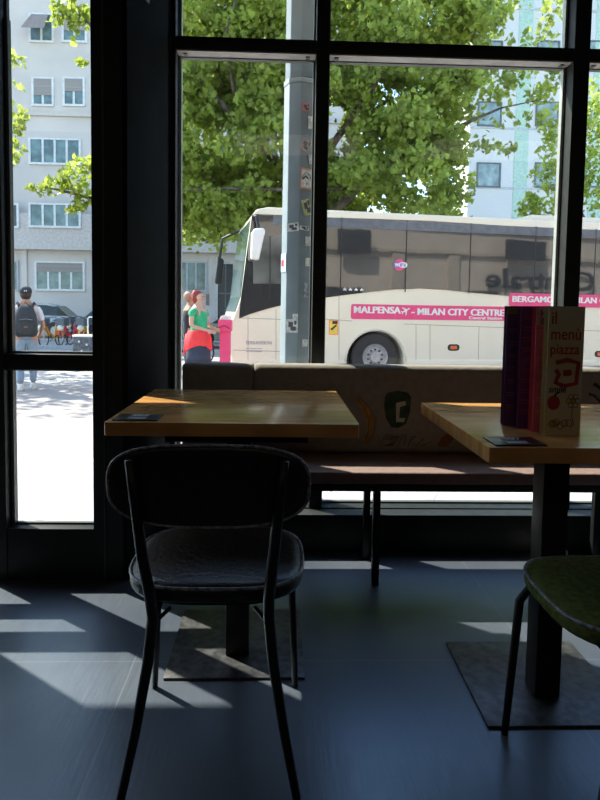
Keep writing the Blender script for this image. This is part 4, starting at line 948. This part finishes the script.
m = MB(); m.loft(rg, cap=False); m.loft([[(x, y, z) for x, y in supell(w2, .05, 2.4, 12, (0, .22))] for z, w2 in ((1.0, .05), (.85, .09), (.65, .13), (.62, .02))]); rc = m.build('waist_cloth', REDC, W_, smooth=True)
# companion behind her
wq = at(190, 350, 12.1)
human((wq.x, 12.1, G), R(120), 'person in black t-shirt with light brown hair standing behind the woman in green', SKIN,
      [((-.27, .02, 1.12), (-.27, -.03, .88)), ((.27, .0, 1.12), (.24, -.10, .90))], BLKC, [((-.10, -.02, .50), (-.10, .0, .09)), ((.10, 0, .50), (.10, .02, .09))], bob(HAIRL, .105, .02), BLKC, sleeves=.42, long_trousers=BLKC, bulk=1.08)
# person half hidden by the door post, hand on the case handle
pq = at(104, 340, 16.9)
human((pq.x, 16.9, G), R(90), 'person in white sleeves beside the dark case, mostly hidden by the door post', SKIN2,
      [((-.27, -.12, 1.18), (-.25, -.34, 1.02)), ((.27, .0, 1.12), (.25, -.30, 1.00))], TEE, [((-.10, -.02, .50), (-.10, .0, .09)), ((.10, 0, .50), (.10, .02, .09))], bob(HAIRD, .105, .02), SHOEW, sleeves=.9, long_trousers=NAVY, group=None)
# case with telescopic handle
cp = at(83, 356, 16.6); ca = thing('wheeled_case', 'dark grey wheeled case with a white handle and white trim on top', 'suitcase', (cp.x, 16.75, G))
MB().box(-.27, .27, -.16, .16, .07, .66).build('case_body', mat('charcoal_fabric', (.09, .10, .12), .8, var=.4, scale=14), ca, bevel=.04, seg=3)
MB().box(-.28, .28, -.17, .17, .645, .70).build('case_top', WHITE, ca, bevel=.02)
MB().tube([(.09, 0, .68), (.09, 0, 1.14), (.14, 0, 1.17), (.24, 0, 1.17), (.26, 0, 1.13), (.26, 0, .68)], .014, 8).build('telescopic_handle', WHITE, ca)
for x in (-.2, .2):
    for y in (-.1, .1): MB().lathe([(.01, -.015), (.04, -.012), (.04, .012), (.01, .015)], (x, y, .04), 'y', 14).build('case_wheel', DARKP, ca); 
for x, z in ((-.12, .5), (.08, .42), (-.05, .25)): MB().box(x, x+.04, -.166, -.158, z, z+.05).build('case_sticker', WS, ca)
# tall pink stand with papers
kp = at(225, 350, 11.15)
kt = thing('ticket_stand', 'tall narrow bright pink stand topped with white papers by the coach front', 'stand', (kp.x, 11.15, G)); PKS = mat('pink_stand_card', (.80, .06, .20), .5, var=.06)
MB().box(-.085, .095, -.12, .12, 0, 1.05).build('stand_body', PKS, kt, bevel=.006)
MB().box(-.11, .12, -.14, .14, 1.05, 1.26).build('stand_tray', PKS, kt, bevel=.01)
random.seed(5)
for k in range(6):
    m = MB()
    M = Matrix.Translation((random.uniform(-.07, .08), random.uniform(-.08, .08), 1.25)) @ Matrix.Rotation(random.uniform(-.5, .5), 4, 'Y') @ Matrix.Rotation(random.uniform(0, 3), 4, 'Z'); m.box(-.05, .05, -.004, .004, 0, random.uniform(.06, .1), M); m.build('leaflet', WHITE, kt)
MB().tube([(-.10, -.145, 1.12), (0, -.15, 1.16), (.10, -.145, 1.10)], .012, 6).build('tray_strap', mat('dark_pink_strap', (.35, .02, .08), .6), kt)
# loops of pale rope on the kerb by the man's shoes
for px, lab in ((43, 'loop of pale rope on the ground beside the white trainers'), (67, 'second loop of pale rope on the ground, nearer the door post')):
    p = atz(px, 379 if px < 50 else 381, G); m = MB((p.x, p.y, G))
    m.tube([(p.x+.14*math.cos(a*.5236)+.03*math.sin(a*2), p.y+.10*math.sin(a*.5236), G+.012) for a in range(12)], .012, 6, True); m.tube([(p.x+.13, p.y, G+.012), (p.x+.24, p.y+.06, G+.012)], .012, 6)
    tag(m.build('rope_loop', mat('pale_rope', (.68, .64, .55), .8)), lab, 'rope', 'rope loops on the forecourt')

# ================================================================== light
SUN_EL, SDX, SDY = R(46), .795, -.607
sd = bpy.data.lights.new('sun', 'SUN'); sd.energy = 14; sd.angle = R(.53); sd.color = (1, .92, .80)
so = bpy.data.objects.new('sun', sd); col.objects.link(so)
dv = Vector((SDX*math.cos(SUN_EL), SDY*math.cos(SUN_EL), -math.sin(SUN_EL))); so.rotation_euler = dv.to_track_quat('-Z', 'Y').to_euler(); so.location = (-10, 10, 15)
w = bpy.data.worlds.new('world'); scn.world = w; w.use_nodes = True; n = w.node_tree.nodes; l = w.node_tree.links
sky = n.new('ShaderNodeTexSky'); sky.sky_type = 'NISHITA'; sky.sun_disc = False; sky.sun_elevation = SUN_EL; sky.sun_rotation = math.atan2(-SDX, -SDY); sky.air_density = 1.0; sky.dust_density = .6; sky.ozone_density = 1.5
hs = n.new('ShaderNodeHueSaturation'); hs.inputs['Saturation'].default_value = 1.0; l.new(sky.outputs[0], hs.inputs['Color']); l.new(hs.outputs[0], n['Background'].inputs[0]); n['Background'].inputs[1].default_value = .62

for x, y in ((-2.2, -1.6), (.2, -1.6), (2.4, -1.6)):  # unseen glowing panels, added to lift the dark surfaces facing the viewer
    lt = thing('ceiling_lamp', 'flat ceiling lamp panel behind the viewer', 'lamp', (x, y, H-.05), group='ceiling lamps behind the viewer')
    MB().box(-.72, .72, -.45, .45, .0, .0495).build('lamp_housing', BLACKM, lt, bevel=.004)
    em = bpy.data.materials.get('lamp_diffuser') or bpy.data.materials.new('lamp_diffuser'); em.use_nodes = True
    em.node_tree.nodes['Principled BSDF'].inputs['Emission Color'].default_value = (1, .86, .68, 1); em.node_tree.nodes['Principled BSDF'].inputs['Emission Strength'].default_value = .75
    MB().box(-.70, .70, -.43, .43, -.008, -.001).build('lamp_diffuser', em, lt)

# ================================================================== camera
cd = bpy.data.cameras.new('camera'); co = bpy.data.objects.new('camera', cd); col.objects.link(co)
cd.sensor_fit = 'VERTICAL'; cd.sensor_height = 24; cd.lens = F_PX/800*24
cd.shift_x = 0; cd.shift_y = (CY-400)/800
cd.clip_start = .02; cd.clip_end = 300
Mx = Matrix((_R, _U, -_F)).transposed().to_4x4(); Mx.translation = Vector((0, 0, CAMH)); co.matrix_world = Mx
scn.camera = co
scn.view_settings.view_transform = 'Standard'; scn.view_settings.look = 'None'; scn.view_settings.gamma = 1; scn.view_settings.exposure = .12
scn.view_settings.use_curve_mapping = False
scn.cycles.use_denoising = True; scn.cycles.max_bounces = 10; scn.cycles.transparent_max_bounces = 16; scn.cycles.sample_clamp_indirect = 6; scn.cycles.caustics_reflective = False; scn.cycles.caustics_refractive = False
